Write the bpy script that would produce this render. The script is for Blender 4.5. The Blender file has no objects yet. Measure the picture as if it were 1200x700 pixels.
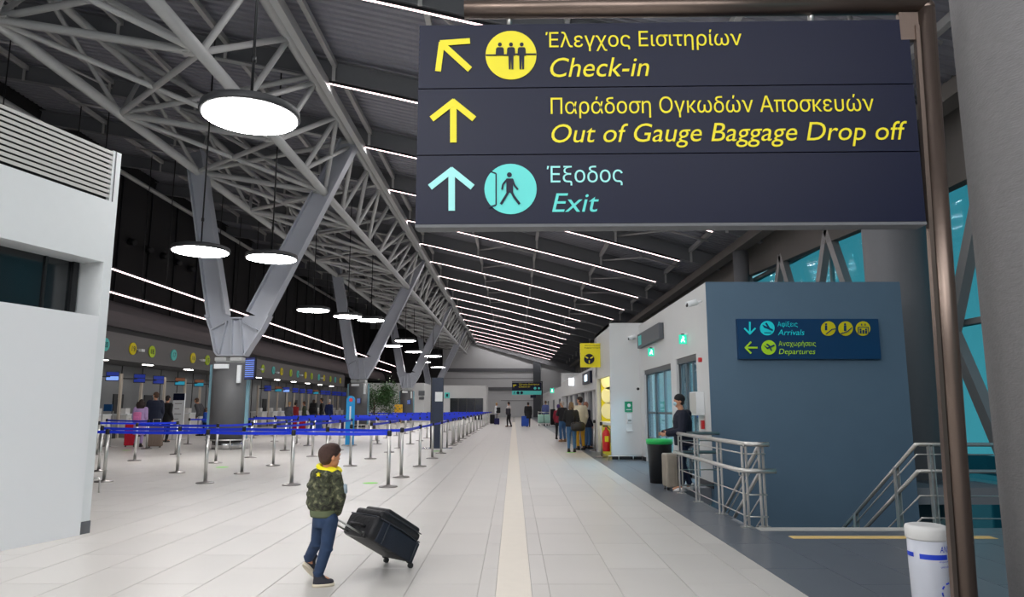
import bpy, bmesh, math, random
from mathutils import Vector, Matrix
random.seed(7)
sc = bpy.context.scene
COL = sc.collection

# ------------------------------------------------------------------ camera
EYE = 1.45; FPX = 830.0; PITCH = math.radians(8.73); YAW = math.atan((602-600)/FPX)
cd = bpy.data.cameras.new('camera'); cam = bpy.data.objects.new('camera', cd); COL.objects.link(cam)
cd.sensor_fit = 'HORIZONTAL'; cd.sensor_width = 36.0; cd.lens = FPX/1200*36
cd.clip_start = .05; cd.clip_end = 400
cam.location = (0, 0, EYE); cam.rotation_euler = (math.pi/2+PITCH, 0, YAW)
sc.camera = cam
# ------------------------------------------------------------------ world: teal dusk sky
w = bpy.data.worlds.new('dusk_sky'); sc.world = w; w.use_nodes = True
nt = w.node_tree; nt.nodes.clear()
tc = nt.nodes.new('ShaderNodeTexCoord'); sx = nt.nodes.new('ShaderNodeSeparateXYZ')
rp = nt.nodes.new('ShaderNodeValToRGB'); bg = nt.nodes.new('ShaderNodeBackground'); wo = nt.nodes.new('ShaderNodeOutputWorld')
nt.links.new(tc.outputs['Generated'], sx.inputs[0]); nt.links.new(sx.outputs['Z'], rp.inputs[0])
nt.links.new(rp.outputs[0], bg.inputs[0]); nt.links.new(bg.outputs[0], wo.inputs[0])
rp.color_ramp.elements[0].position = 0.0; rp.color_ramp.elements[0].color = (.30, .66, .74, 1)
rp.color_ramp.elements[1].position = .6; rp.color_ramp.elements[1].color = (.04, .26, .38, 1)
bg.inputs[1].default_value = .55
# ------------------------------------------------------------------ view
sc.view_settings.view_transform = 'Standard'; sc.view_settings.look = 'None'
sc.view_settings.gamma = 1; sc.view_settings.use_curve_mapping = False
sc.view_settings.exposure = 0.18
sc.cycles.max_bounces = 8; sc.cycles.diffuse_bounces = 4; sc.cycles.glossy_bounces = 3
sc.cycles.transmission_bounces = 6; sc.cycles.transparent_max_bounces = 12
sc.cycles.sample_clamp_indirect = 6; sc.cycles.caustics_reflective = False; sc.cycles.caustics_refractive = False
LAMP = 34.0      # radiance of the round lamps and linear lights

def area(nm, loc, rot, sx_, sy_, power, col=(.97, .99, 1)):
    l = bpy.data.lights.new(nm, 'AREA'); l.shape = 'RECTANGLE'; l.size = sx_; l.size_y = sy_; l.energy = power; l.color = col
    o = bpy.data.objects.new(nm, l); o.location = loc; o.rotation_euler = rot; COL.objects.link(o)
# the lit hall behind the camera: rows of ceiling lamps there, gathered into large soft lights
area('rear_hall_light', (-1, -5, 6.5), (math.radians(62), 0, 0), 14, 4, 480)
area('rear_hall_light_high', (-9, -3, 8), (math.radians(40), 0, 0), 12, 5, 420)
area('aisle_fill_light', (0.5, 12, 8.0), (0, 0, 0), 9, 10, 150)  # added fill to brighten the near aisle; no lamp hangs here
# ------------------------------------------------------------------ calibration helpers (photograph pixel -> world point)
SN, CS = math.sin(PITCH), math.cos(PITCH)
def ray(u, v): return Vector((u-602, FPX*CS-(350-v)*SN, FPX*SN+(350-v)*CS))
def gp(u, v, z=0):
    r = ray(u, v); t = (z-EYE)/r.z; return Vector((r.x*t, r.y*t, z))
def at_y(u, v, Y):
    r = ray(u, v); t = Y/r.y; return Vector((r.x*t, Y, EYE+r.z*t))
def at_x(u, v, X):
    r = ray(u, v); t = X/r.x; return Vector((X, r.y*t, EYE+r.z*t))

# ------------------------------------------------------------------ materials
MATS = {}
def srgb(r, g, b):
    f = lambda c: (c/255/12.92 if c/255 <= .04045 else ((c/255+.055)/1.055)**2.4)
    return (f(r), f(g), f(b), 1)
def mat(name, col, rough=.5, metal=0, emit=0, noise=0, scale=8, bump=0, bscale=60, spec=.5, trans=0, alpha=1, coat=0, rnd=0, stretch=None):
    if name in MATS: return MATS[name]
    m = bpy.data.materials.new(name); m.use_nodes = True; n = m.node_tree; b = n.nodes['Principled BSDF']
    c = srgb(*col); b.inputs['Base Color'].default_value = c
    b.inputs['Roughness'].default_value = rough; b.inputs['Metallic'].default_value = metal
    b.inputs['Specular IOR Level'].default_value = spec
    if trans: b.inputs['Transmission Weight'].default_value = trans
    if coat: b.inputs['Coat Weight'].default_value = coat; b.inputs['Coat Roughness'].default_value = .15
    if alpha < 1: b.inputs['Alpha'].default_value = alpha
    if emit:
        b.inputs['Emission Color'].default_value = c; b.inputs['Emission Strength'].default_value = emit
    t = n.nodes.new('ShaderNodeTexCoord')
    mp = n.nodes.new('ShaderNodeMapping'); n.links.new(t.outputs['Object'], mp.inputs[0])
    if stretch: mp.inputs['Scale'].default_value = stretch
    src = None
    if noise or rnd:
        mx = n.nodes.new('ShaderNodeMix'); mx.data_type = 'RGBA'
        mx.inputs[6].default_value = tuple(x*(1-noise-rnd) for x in c[:3])+(1,)
        mx.inputs[7].default_value = tuple(min(1, x*(1+noise+rnd)) for x in c[:3])+(1,)
        nz = n.nodes.new('ShaderNodeTexNoise'); nz.inputs['Scale'].default_value = scale; nz.inputs['Detail'].default_value = 4
        n.links.new(mp.outputs[0], nz.inputs['Vector'])
        fac = nz.outputs['Fac']
        if rnd:
            oi = n.nodes.new('ShaderNodeObjectInfo'); ma = n.nodes.new('ShaderNodeMath'); ma.operation = 'MULTIPLY_ADD'
            ma.inputs[1].default_value = rnd/(noise+rnd)
            mm = n.nodes.new('ShaderNodeMath'); mm.operation = 'MULTIPLY'; mm.inputs[1].default_value = noise/(noise+rnd)
            n.links.new(fac, mm.inputs[0]); n.links.new(oi.outputs['Random'], ma.inputs[0]); n.links.new(mm.outputs[0], ma.inputs[2]); fac = ma.outputs[0]
        n.links.new(fac, mx.inputs[0]); n.links.new(mx.outputs[2], b.inputs['Base Color'])
    if bump:
        nb = n.nodes.new('ShaderNodeTexNoise'); nb.inputs['Scale'].default_value = bscale
        bp = n.nodes.new('ShaderNodeBump'); bp.inputs['Strength'].default_value = bump; bp.inputs['Distance'].default_value = .02
        n.links.new(mp.outputs[0], nb.inputs['Vector']); n.links.new(nb.outputs['Fac'], bp.inputs['Height']); n.links.new(bp.outputs[0], b.inputs['Normal'])
    MATS[name] = m; return m
def glass(name, col, tint=.5, rough=.05):
    if name in MATS: return MATS[name]
    m = bpy.data.materials.new(name); m.use_nodes = True; n = m.node_tree; n.nodes.clear()
    o = n.nodes.new('ShaderNodeOutputMaterial'); mx = n.nodes.new('ShaderNodeMixShader'); tr = n.nodes.new('ShaderNodeBsdfTransparent'); gl = n.nodes.new('ShaderNodeBsdfGlossy')
    lw = n.nodes.new('ShaderNodeLayerWeight'); pw = n.nodes.new('ShaderNodeMath'); pw.operation = 'POWER'; pw.inputs[1].default_value = 5
    n.links.new(lw.outputs['Facing'], pw.inputs[0]); fr = n.nodes.new('ShaderNodeMath'); fr.operation = 'MULTIPLY_ADD'; fr.inputs[1].default_value = .75; fr.inputs[2].default_value = .04; n.links.new(pw.outputs[0], fr.inputs[0])
    tr.inputs[0].default_value = srgb(*col); gl.inputs[0].default_value = (.8, .95, 1, 1); gl.inputs[1].default_value = rough
    n.links.new(fr.outputs[0], mx.inputs[0]); n.links.new(tr.outputs[0], mx.inputs[1]); n.links.new(gl.outputs[0], mx.inputs[2]); n.links.new(mx.outputs[0], o.inputs[0])
    MATS[name] = m; return m

M_tile = mat('light_tile', (194, 191, 187), .34, noise=.05, rnd=.035, scale=1.2, spec=.45)
M_grout = mat('grout', (182, 179, 175), .6)
M_dtile = mat('dark_tile', (100, 105, 113), .3, noise=.08, rnd=.05, scale=3)
M_dgrout = mat('dark_grout', (140, 144, 150), .8)
M_strip = mat('tactile_cream', (226, 219, 208), .5, noise=.04)
M_deck = mat('deck_metal', (152, 154, 164), .5, .1, noise=.08)
M_beam = mat('roof_beam_grey', (124, 126, 130), .5, .2, noise=.05)
M_purlin = mat('purlin_grey', (196, 196, 196), .5, .2)
M_truss = mat('truss_grey', (186, 188, 188), .45, .1, noise=.06, scale=3)
M_leg = mat('column_leg_grey', (180, 184, 194), .38, .15, noise=.06, scale=2)
M_black = mat('black_wall', (38, 38, 40), .8, noise=.1, scale=1)
M_fascia = mat('fascia_grey', (112, 112, 112), .6, noise=.04)
M_fascia2 = mat('fascia_dark', (66, 66, 67), .6)
M_bwall = mat('back_wall_grey', (200, 202, 204), .6, noise=.05, scale=.6)
M_band = mat('back_wall_band', (100, 102, 106), .6)
M_white = mat('white_paint', (230, 234, 236), .5, noise=.02)
M_whitew = mat('white_wall', (216, 217, 217), .6, noise=.03, scale=1.5)
M_off = mat('off_white', (198, 198, 194), .5)
M_blue = mat('slate_blue_wall', (98, 124, 146), .7, noise=.07, scale=2, bump=.05)
M_conc = mat('grey_concrete', (128, 127, 129), .8, noise=.12, scale=14, bump=.25, bscale=40, stretch=(1, 1, 3))
M_col = mat('grey_round_column', (108, 110, 114), .6, noise=.05)
M_ebrown = mat('eaves_grey_brown', (104, 100, 96), .6, noise=.05)
M_steel = mat('brushed_steel', (206, 205, 202), .34, .85, noise=.05)
M_chrome = mat('chrome', (200, 200, 200), .2, 1)
M_base = mat('post_base_steel', (142, 138, 136), .32, .9)
M_frame = mat('bronze_steel', (116, 102, 94), .34, .85, noise=.05)
M_navy = mat('sign_navy', (8, 15, 44), .42, noise=.03, spec=.25)
M_navy2 = mat('sign_blue', (8, 62, 108), .35)
M_yel = mat('sign_yellow', (236, 222, 10), .5)
M_teal = mat('sign_teal', (86, 214, 208), .4)
M_lime = mat('sign_lime', (190, 222, 30), .5)
M_cyan = mat('cyan', (20, 150, 215), .4)
M_led = mat('led_white', (255, 222, 222), .5, emit=4.5)
M_disc = mat('lamp_disc', (255, 252, 249), .5, emit=LAMP)
M_down = mat('downlight', (255, 250, 245), .5, emit=LAMP*.5)
M_lamph = mat('lamp_housing', (52, 53, 56), .5)
M_dark = mat('dark_plastic', (26, 27, 30), .4)
M_dkgl = mat('dark_glazing', (30, 34, 38), .12, spec=.7)
M_tape = mat('blue_tape', (16, 54, 222), .5)
M_glass = glass('pale_glass', (205, 232, 236))
M_tglass = glass('teal_glass', (185, 235, 240))
M_gfin = mat('pale_blue_glass_fin', (150, 195, 210), .15, trans=.3)
M_nframe = mat('window_frame_steel', (160, 160, 160), .45, .4)

# ------------------------------------------------------------------ mesh builder
class MB:
    def __init__(s): s.v = []; s.f = []; s.m = []; s.cur = 0; s.sm = []
    def face(s, idx, sm=False): s.f.append(idx); s.m.append(s.cur); s.sm.append(sm)
    def box(s, c, size, R=None):
        c = Vector(c); hx, hy, hz = [a/2 for a in size]; b = len(s.v)
        for dx, dy, dz in ((-1,-1,-1),(1,-1,-1),(1,1,-1),(-1,1,-1),(-1,-1,1),(1,-1,1),(1,1,1),(-1,1,1)):
            p = Vector((dx*hx, dy*hy, dz*hz)); p = R @ p if R else p; s.v.append(c+p)
        for q in ((0,3,2,1),(4,5,6,7),(0,1,5,4),(1,2,6,5),(2,3,7,6),(3,0,4,7)): s.face([b+i for i in q])
        return s
    def ab(s, x0, x1, y0, y1, z0, z1): return s.box(((x0+x1)/2, (y0+y1)/2, (z0+z1)/2), (abs(x1-x0), abs(y1-y0), abs(z1-z0)))
    def bar(s, p, q, wd, ht, up=(0, 0, 1)):
        p = Vector(p); q = Vector(q); d = q-p; L = d.length
        if L < 1e-6: return s
        y = d/L; z = Vector(up); x = y.cross(z)
        if x.length < 1e-4: x = y.cross(Vector((1, 0, 0)))
        x.normalize(); z = x.cross(y)
        return s.box((p+q)/2, (wd, L, ht), Matrix((x, y, z)).transposed())
    def tube(s, p, q, r, n=8, r2=None, cap=True):
        p = Vector(p); q = Vector(q); r2 = r if r2 is None else r2; d = (q-p)
        if d.length < 1e-6: return s
        d.normalize(); a = Vector((0, 0, 1)) if abs(d.z) < .9 else Vector((1, 0, 0))
        x = d.cross(a).normalized(); y = d.cross(x); b = len(s.v)
        for c, rr in ((p, r), (q, r2)):
            for i in range(n):
                t = 2*math.pi*i/n; s.v.append(c+x*math.cos(t)*rr+y*math.sin(t)*rr)
        for i in range(n): j = (i+1) % n; s.face([b+i, b+n+i, b+n+j, b+j], True)
        if cap: s.face([b+i for i in range(n)]); s.face([b+n+i for i in range(n-1, -1, -1)])
        return s
    def path(s, pts, r, n=8):
        pts = [Vector(p) for p in pts]; b = len(s.v); prev = None
        for k, p in enumerate(pts):
            d = (pts[min(k+1, len(pts)-1)]-pts[max(k-1, 0)]).normalized()
            if prev is None:
                a = Vector((0, 0, 1)) if abs(d.z) < .9 else Vector((1, 0, 0)); x = d.cross(a).normalized()
            else: x = (prev-d*prev.dot(d)).normalized()
            prev = x; y = d.cross(x)
            for i in range(n):
                t = 2*math.pi*i/n; s.v.append(p+x*math.cos(t)*r+y*math.sin(t)*r)
        for k in range(len(pts)-1):
            for i in range(n):
                j = (i+1) % n; s.face([b+k*n+i, b+(k+1)*n+i, b+(k+1)*n+j, b+k*n+j], True)
        s.face([b+i for i in range(n)]); e = b+(len(pts)-1)*n; s.face([e+i for i in range(n-1, -1, -1)])
        return s
    def lathe(s, prof, c=(0, 0, 0), n=20, sx=1, sy=1):
        c = Vector(c); b = len(s.v)
        for r, z in prof:
            for i in range(n):
                t = 2*math.pi*i/n; s.v.append(c+Vector((math.cos(t)*r*sx, math.sin(t)*r*sy, z)))
        for k in range(len(prof)-1):
            for i in range(n):
                j = (i+1) % n; s.face([b+k*n+i, b+k*n+j, b+(k+1)*n+j, b+(k+1)*n+i], True)
        s.face([b+i for i in range(n-1, -1, -1)]); e = b+(len(prof)-1)*n; s.face([e+i for i in range(n)])
        return s
    def ell(s, c, r, n=10, R=None):
        c = Vector(c); r = r if hasattr(r, '__len__') else (r, r, r); b = len(s.v); m = max(5, n//2+1)
        for k in range(1, m):
            a = math.pi*k/m
            for i in range(n):
                t = 2*math.pi*i/n; p = Vector((r[0]*math.sin(a)*math.cos(t), r[1]*math.sin(a)*math.sin(t), -r[2]*math.cos(a)))
                s.v.append(c+(R @ p if R else p))
        lo = Vector((0, 0, -r[2])); hi = Vector((0, 0, r[2])); s.v.append(c+(R @ lo if R else lo)); s.v.append(c+(R @ hi if R else hi))
        L = len(s.v)-2; H = L+1
        for k in range(m-2):
            for i in range(n):
                j = (i+1) % n; s.face([b+k*n+i, b+k*n+j, b+(k+1)*n+j, b+(k+1)*n+i], True)
        for i in range(n):
            j = (i+1) % n; s.face([L, b+j, b+i], True); s.face([H, b+(m-2)*n+i, b+(m-2)*n+j], True)
        return s
    def cap(s, p, q, r1, r2, n=8):
        s.tube(p, q, r1, n, r2); s.ell(p, r1, n); s.ell(q, r2, n); return s
    def prism(s, pts, off):
        """closed outline pts (3-D, planar) thickened by vector off"""
        b = len(s.v); n = len(pts); off = Vector(off)
        pts = [Vector(p) for p in pts]
        nr = Vector((0, 0, 0))
        for i in range(n): nr += pts[i].cross(pts[(i+1) % n])
        if nr.dot(off) > 0: pts = pts[::-1]
        s.v += pts+[p+off for p in pts]
        s.face(list(range(b, b+n))); s.face([b+n+i for i in range(n-1, -1, -1)])
        for i in range(n): j = (i+1) % n; s.face([b+j, b+i, b+n+i, b+n+j])
        return s
    def build(s, name, m, parent=None, world=True, kind=None, label=None):
        me = bpy.data.meshes.new(name)
        vs = s.v
        if parent is not None and world:
            I = WM[parent.name].inverted(); vs = [I @ Vector(p) for p in vs]
        me.from_pydata([tuple(p) for p in vs], [], s.f)
        ms = m if isinstance(m, (list, tuple)) else [m]
        for x in ms: me.materials.append(x)
        me.polygons.foreach_set('material_index', s.m); me.polygons.foreach_set('use_smooth', s.sm)
        me.update()
        o = bpy.data.objects.new(name, me); COL.objects.link(o)
        if parent is not None: o.parent = parent; WM[o.name] = WM[parent.name]
        else: WM[o.name] = Matrix()
        if kind: o['kind'] = kind
        if label: o['label'] = label
        return o
WM = {}
def thing(name, label, cat, loc=(0, 0, 0), rz=0, group=None):
    o = bpy.data.objects.new(name, None); COL.objects.link(o); o.empty_display_size = .1
    o.location = loc; o.rotation_euler = (0, 0, rz); o['label'] = label; o['category'] = cat
    if group: o['group'] = group
    WM[o.name] = Matrix.Translation(Vector(loc)) @ Matrix.Rotation(rz, 4, 'Z')
    return o
def tag(o, label, cat, group=None):
    o['label'] = label; o['category'] = cat
    if group: o['group'] = group
    return o
def rebase(o, loc):
    """move the origin of a one-mesh thing to its base without moving it"""
    loc = Vector(loc); o.data.transform(Matrix.Translation(-loc)); o.location = loc; WM[o.name] = Matrix.Translation(loc); return o
def dup(root, loc, rz=None, label=None, group=None):
    r = root.copy(); COL.objects.link(r); r.location = loc
    if rz is not None: r.rotation_euler = (0, 0, rz)
    if label: r['label'] = label
    if group: r['group'] = group
    WM[r.name] = Matrix.Translation(Vector(loc)) @ Matrix.Rotation(r.rotation_euler.z, 4, 'Z')
    for ch in list(root.children):
        c = ch.copy(); COL.objects.link(c); c.parent = r; WM[c.name] = WM[r.name]
        for g in list(ch.children):
            d = g.copy(); COL.objects.link(d); d.parent = c; WM[d.name] = WM[r.name]
    return r
def struct(name, mb, m, parent=None): return mb.build(name, m, parent, kind='structure')

from mathutils.geometry import tessellate_polygon
def text_pts(body, shear=0, bold=0, ext=0):
    if 'σ' not in body: return text_fill(body, shear, bold)[:2]
    # sigma: an omicron with a bar laid over its top
    rv, rf, ro = text_fill('ο', shear, bold); rw = max(v.x for v in rv)-min(v.x for v in rv)
    vs, fs, outs = text_fill(body.replace('σ', 'ο'), shear, bold); os_ = []
    for lp, nh in outs:
        xs = [vs[q].x for q in lp]; ys_ = [vs[q].y for q in lp]
        if nh == 1 and abs((max(xs)-min(xs))-rw) < .012 and len(lp) == len(ro[0][0]): os_.append((min(xs), max(xs), max(ys_)))
    os_.sort(); ks = [ch for ch in body if ch in 'οσ']
    t_ = .085
    for (xa, xb, yt), ch in zip(os_, ks):
        if ch == 'σ':
            b_ = len(vs); cx_ = (xa+xb)/2-.02; vs += [Vector((cx_, yt-t_, 0)), Vector((xb+.07, yt-t_, 0)), Vector((xb+.07, yt-.005, 0)), Vector((cx_, yt-.005, 0))]; fs.append([b_, b_+1, b_+2, b_+3])
    return vs, fs
def text_fill(body, shear=0, bold=0):
    """outlines of the lettering, every stroke filled on its own so that overlapping strokes stay solid"""
    c = bpy.data.curves.new('t', 'FONT'); c.body = body; c.size = 1; c.shear = shear; c.offset = bold; c.resolution_u = 4; c.fill_mode = 'NONE'
    o = bpy.data.objects.new('t', c); COL.objects.link(o)
    dg = bpy.context.evaluated_depsgraph_get(); me = bpy.data.meshes.new_from_object(o.evaluated_get(dg))
    vs = [v.co.copy() for v in me.vertices]; adj = {}
    for e in me.edges: a_, b_ = e.vertices; adj.setdefault(a_, []).append(b_); adj.setdefault(b_, []).append(a_)
    bpy.data.objects.remove(o); bpy.data.curves.remove(c); bpy.data.meshes.remove(me)
    seen_ = set(); loops = []
    for s_ in sorted(adj):
        if s_ in seen_: continue
        lp = [s_]; seen_.add(s_); cur = s_
        while True:
            nx = [q for q in adj[cur] if q not in seen_]
            if not nx: break
            if len(lp) == 1: nx.sort()
            cur = nx[0]; seen_.add(cur); lp.append(cur)
        if len(lp) > 2: loops.append(lp)
    def area_(lp): return sum(vs[lp[i]].x*vs[lp[(i+1) % len(lp)]].y-vs[lp[(i+1) % len(lp)]].x*vs[lp[i]].y for i in range(len(lp)))/2
    def inside(p, lp):
        r = False
        for i in range(len(lp)):
            a_, b_ = vs[lp[i]], vs[lp[i-1]]
            if (a_.y > p.y) != (b_.y > p.y) and p.x < (b_.x-a_.x)*(p.y-a_.y)/(b_.y-a_.y)+a_.x: r = not r
        return r
    def cross_(lp):
        n_ = len(lp)
        for i in range(n_):
            p, p2 = vs[lp[i]], vs[lp[(i+1) % n_]]
            for j in range(i+2, n_):
                if i == 0 and j == n_-1: continue
                q, q2 = vs[lp[j]], vs[lp[(j+1) % n_]]; d1 = p2-p; d2 = q2-q; den = d1.x*d2.y-d1.y*d2.x
                if abs(den) < 1e-12: continue
                t_ = ((q.x-p.x)*d2.y-(q.y-p.y)*d2.x)/den; u_ = ((q.x-p.x)*d1.y-(q.y-p.y)*d1.x)/den
                if 1e-6 < t_ < 1-1e-6 and 1e-6 < u_ < 1-1e-6: return i, j, p+d1*t_
        return None
    tot = [area_(l) for l in loops]; S0 = 1 if tot[max(range(len(tot)), key=lambda i: abs(tot[i]))] > 0 else -1
    done = []; todo = list(loops)
    while todo:
        lp = todo.pop(); x_ = cross_(lp) if area_(lp)*S0 > 0 and len(lp) < 400 else None
        if x_ is None: done.append(lp); continue
        i, j, pt = x_; vs.append(pt); k_ = len(vs)-1
        for part in ([k_]+lp[i+1:j+1], [k_]+lp[j+1:]+lp[:i+1]):
            if len(part) > 2 and abs(area_(part)) > 1e-6: todo.append(part)
    loops = done
    ar = [area_(l) for l in loops]
    # a loop whose points all lie inside another of opposite winding is a hole
    big = max(range(len(loops)), key=lambda i: abs(ar[i])); sg_ = 1 if ar[big] > 0 else -1
    outer = [i for i in range(len(loops)) if ar[i]*sg_ > 0]; holes = [i for i in range(len(loops)) if ar[i]*sg_ <= 0]
    own = {i: [] for i in outer}
    for h_ in holes:
        best = None
        for i in outer:
            n_in = sum(inside(vs[q], loops[i]) for q in loops[h_])
            if n_in >= .6*len(loops[h_]) and (best is None or abs(ar[i]) < abs(ar[best])): best = i
        if best is not None: own[best].append(h_)
    fs = []
    for i in outer:
        polys = [loops[i]]+[loops[h_] for h_ in own[i]]; flat = [q for p in polys for q in p]
        for t_ in tessellate_polygon([[vs[q].to_3d() for q in p] for p in polys]): fs.append([flat[k] for k in t_])
    return vs, fs, [(loops[i], len(own[i])) for i in outer]
def put_text(mb, body, P, U, V, w_, h_, nrm, shear=0, bold=0):
    """text filling the box with corner P, unit axes U (right) and V (up), ink size w_ x h_; lifted along nrm"""
    vs, fs = text_pts(body, shear, bold)
    x0 = min(v.x for v in vs); x1 = max(v.x for v in vs); y0 = min(v.y for v in vs); y1 = max(v.y for v in vs)
    b = len(mb.v); nrm = Vector(nrm)
    for v in vs: mb.v.append(Vector(P)+Vector(U)*((v.x-x0)/(x1-x0)*w_)+Vector(V)*((v.y-y0)/(y1-y0)*h_)+nrm)
    for f in fs: mb.face([b+i for i in f])
def ordn(i):
    return ['first','second','third','fourth','fifth','sixth','seventh','eighth','ninth','tenth','eleventh','twelfth','thirteenth','fourteenth','fifteenth','sixteenth','seventeenth','eighteenth','nineteenth','twentieth','twenty-first','twenty-second','twenty-third','twenty-fourth','twenty-fifth'][i]
# ================================================================== STRUCTURE
ZR = lambda X: EYE+8.41-.25*X-.00225*X*X      # underside of the roof beams
YB0, YB1 = -8.0, 106.0
# ---- floor
XE = 2.285; P = .57; TL = 1.18
HX0, HX1, HY0, HY1 = 2.93, 9.3, 8.93, 30.0    # stair well
fb = MB(); fb.ab(-23, XE, YB0, YB1, -.3, -.006); fl = struct('floor', fb, M_grout)
fb = MB()
fb.ab(XE, 10, YB0, HY0, -.3, -.006); fb.ab(XE, HX0, HY0, YB1, -.3, -.006); fb.ab(HX0, 10, 13.3, YB1, -.3, -.006)
fd = fb.build('dark_floor_slab', M_dgrout, fl)
tile_me = {}
def tile(x0, x1, y0, y1, m):
    key = (round(x1-x0, 3), round(y1-y0, 3), m.name)
    if key not in tile_me:
        t = MB(); W, L = x1-x0-.004, y1-y0-.004; e = .002
        t.v = [Vector(p) for p in ((-W/2,-L/2,-.01),(W/2,-L/2,-.01),(W/2,L/2,-.01),(-W/2,L/2,-.01),(-W/2+e,-L/2+e,0),(W/2-e,-L/2+e,0),(W/2-e,L/2-e,0),(-W/2+e,L/2-e,0))]
        for q in ((4,5,6,7),(0,1,5,4),(1,2,6,5),(2,3,7,6),(3,0,4,7)): t.face(list(q))
        o = t.build('tile', m, fl, False); tile_me[key] = o.data
    else:
        o = bpy.data.objects.new('tile', tile_me[key]); COL.objects.link(o); o.parent = fl
    o.location = ((x0+x1)/2, (y0+y1)/2, 0)
field = MB(); dfield = MB()
def tq(mb, x0, x1, y0, y1):
    g = .002; b = len(mb.v); mb.v += [Vector((x0+g, y0+g, 0)), Vector((x1-g, y0+g, 0)), Vector((x1-g, y1-g, 0)), Vector((x0+g, y1-g, 0)),
        Vector((x0+g, y0+g, -.006)), Vector((x1-g, y0+g, -.006)), Vector((x1-g, y1-g, -.006)), Vector((x0+g, y1-g, -.006))]
    mb.face([b, b+1, b+2, b+3])
    for q in ((4,5,1,0),(5,6,2,1),(6,7,3,2),(7,4,0,3)): mb.face([b+i for i in q])
cols = [(-.285-P*(k+1), -.285-P*k, k) for k in range(38)]+[(-.285, -.142, 99), (.142, .285, 98)]+[(.285+P*k, .285+P*(k+1), k) for k in range(3)]+[(1.995, XE, 97)]
ntile = 0
for x0, x1, k in cols:
    y = YB0+(TL/2 if k % 2 else 0)+.0
    if y > YB0: tq(field, x0, x1, YB0, y)
    while y < YB1:
        y1 = min(y+TL, YB1)
        near = y > 4.4 and y < 15.2 and x1 > -.82*y-.9
        if near and ntile < 210 and abs(y1-y-TL) < .01: tile(x0, x1, y, y1, M_tile); ntile += 1
        else: tq(field, x0, x1, y, y1)
        y = y1
field.build('tile_field', M_tile, fl, kind='stuff')
x = XE; k = 0
def in_hole(a, b, c, d): return b > HX0 and c < 13.3 and d > HY0
nd = 0
while x < 9.9:
    y = 7.92-14*TL+(TL/2 if k % 2 else 0)
    while y < YB1:
        y1 = y+TL; xx1 = x+P
        if in_hole(x, xx1, y, y1):
            if y < HY0:
                tq(dfield, x, xx1, y, HY0)
            elif x < HX0: tq(dfield, x, HX0, y, y1)
        elif y > 4.6 and y1 < 13 and x < .75*y+.5 and x < 9 and nd < 85: tile(x, xx1, y, y1, M_dtile); nd += 1
        else: tq(dfield, x, xx1, y, y1)
        y = y1
    x += P; k += 1
dfield.build('dark_tile_field', M_dtile, fl, kind='stuff')
ts = MB(); ts.ab(-.141, .141, YB0, 70, -.004, .002)
for i in range(9):
    xx = -.12+i*.03; ts.ab(xx-.008, xx+.008, YB0, 70, .001, .006)
ts.build('tactile_strip', M_strip, fl, label='cream ribbed guiding strip down the middle of the hall')
# nosing and cream line at the head of the stair
n_ = MB(); n_.ab(HX0, 5.05, 8.72, HY0+.02, -.02, .004); n_.build('stair_nosing', M_off, fl)
n_ = MB(); n_.ab(3.12, 5.4, 8.22, 8.38, -.005, .003); n_.build('warning_line', mat('cream_yellow', (240, 206, 132), .5), fl)
# green floor stickers
gs = mat('green_sticker', (120, 220, 60), .5)
for i, (u, v, lb) in enumerate(((434, 566.5, 'in front of the queue posts'), (260, 548, 'among the queue posts beside the first V column'), (511, 529, 'at the foot of the dark blue totem'), (773, 549.5, 'on the dark floor before the glass doors'), (669, 530.5, 'under the shoes of the woman with the duffel bag'), (148, 528, 'near the travellers with the lilac coat'))):
    p = gp(u, v); t = MB(); t.lathe([(.15, 0), (.15, .002)], (p.x, p.y, .001), 16, 1, .9)
    rebase(tag(t.build('floor_sticker', gs), 'small bright green round floor sticker '+lb, 'sticker'), (p.x, p.y, .001))
# lower level seen through the stair well
lo = MB(); lo.ab(2.6, 16, 5, 40, -4.7, -4.5); struct('floor_lower', lo, M_dtile)
wl = MB(); wl.ab(2.6, 2.93, HY0, 13.3, -4.5, -.3); wl.ab(2.6, 10, 8.7, HY0, -4.5, -.3); struct('wall_stair_well', wl, M_blue)
stp = thing('stair', 'flight of dark steps going down behind the low steel railing', 'stairs', (4, 8.93, 0))
for i in range(12):
    s_ = MB(); s_.ab(2.94, 4.98, 8.94+.28*i, 8.94+.28*(i+1), -.175*(i+2), -.175*(i+1)); s_.build('step', M_dtile, stp)

# ---- ceiling
N = 18; XS = [-21.6+(9.5+21.6)*i/N for i in range(N+1)]
ce = MB(); pitch = .3; y = YB0; ys = []
while y < YB1:
    ys += [(y, 0), (y+.15, 0), (y+.19, .06), (y+.26, .06)]; y += pitch
b = 0
for X in XS:
    for yy, dz in ys: ce.v.append(Vector((X, yy, ZR(X)+.80+dz)))
n = len(ys)
for i in range(N):
    for j in range(n-1): ce.face([i*n+j, i*n+j+1, (i+1)*n+j+1, (i+1)*n+j])
ceil = struct('ceiling', ce, M_deck)
rf = MB()
for i in range(N): rf.prism([(XS[i], YB0, ZR(XS[i])+.93), (XS[i+1], YB0, ZR(XS[i+1])+.93), (XS[i+1], YB0, ZR(XS[i+1])+1.0), (XS[i], YB0, ZR(XS[i])+1.0)], (0, YB1-YB0, 0))
rf.build('roof_cover', M_beam, ceil)
bm_ = MB()
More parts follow.
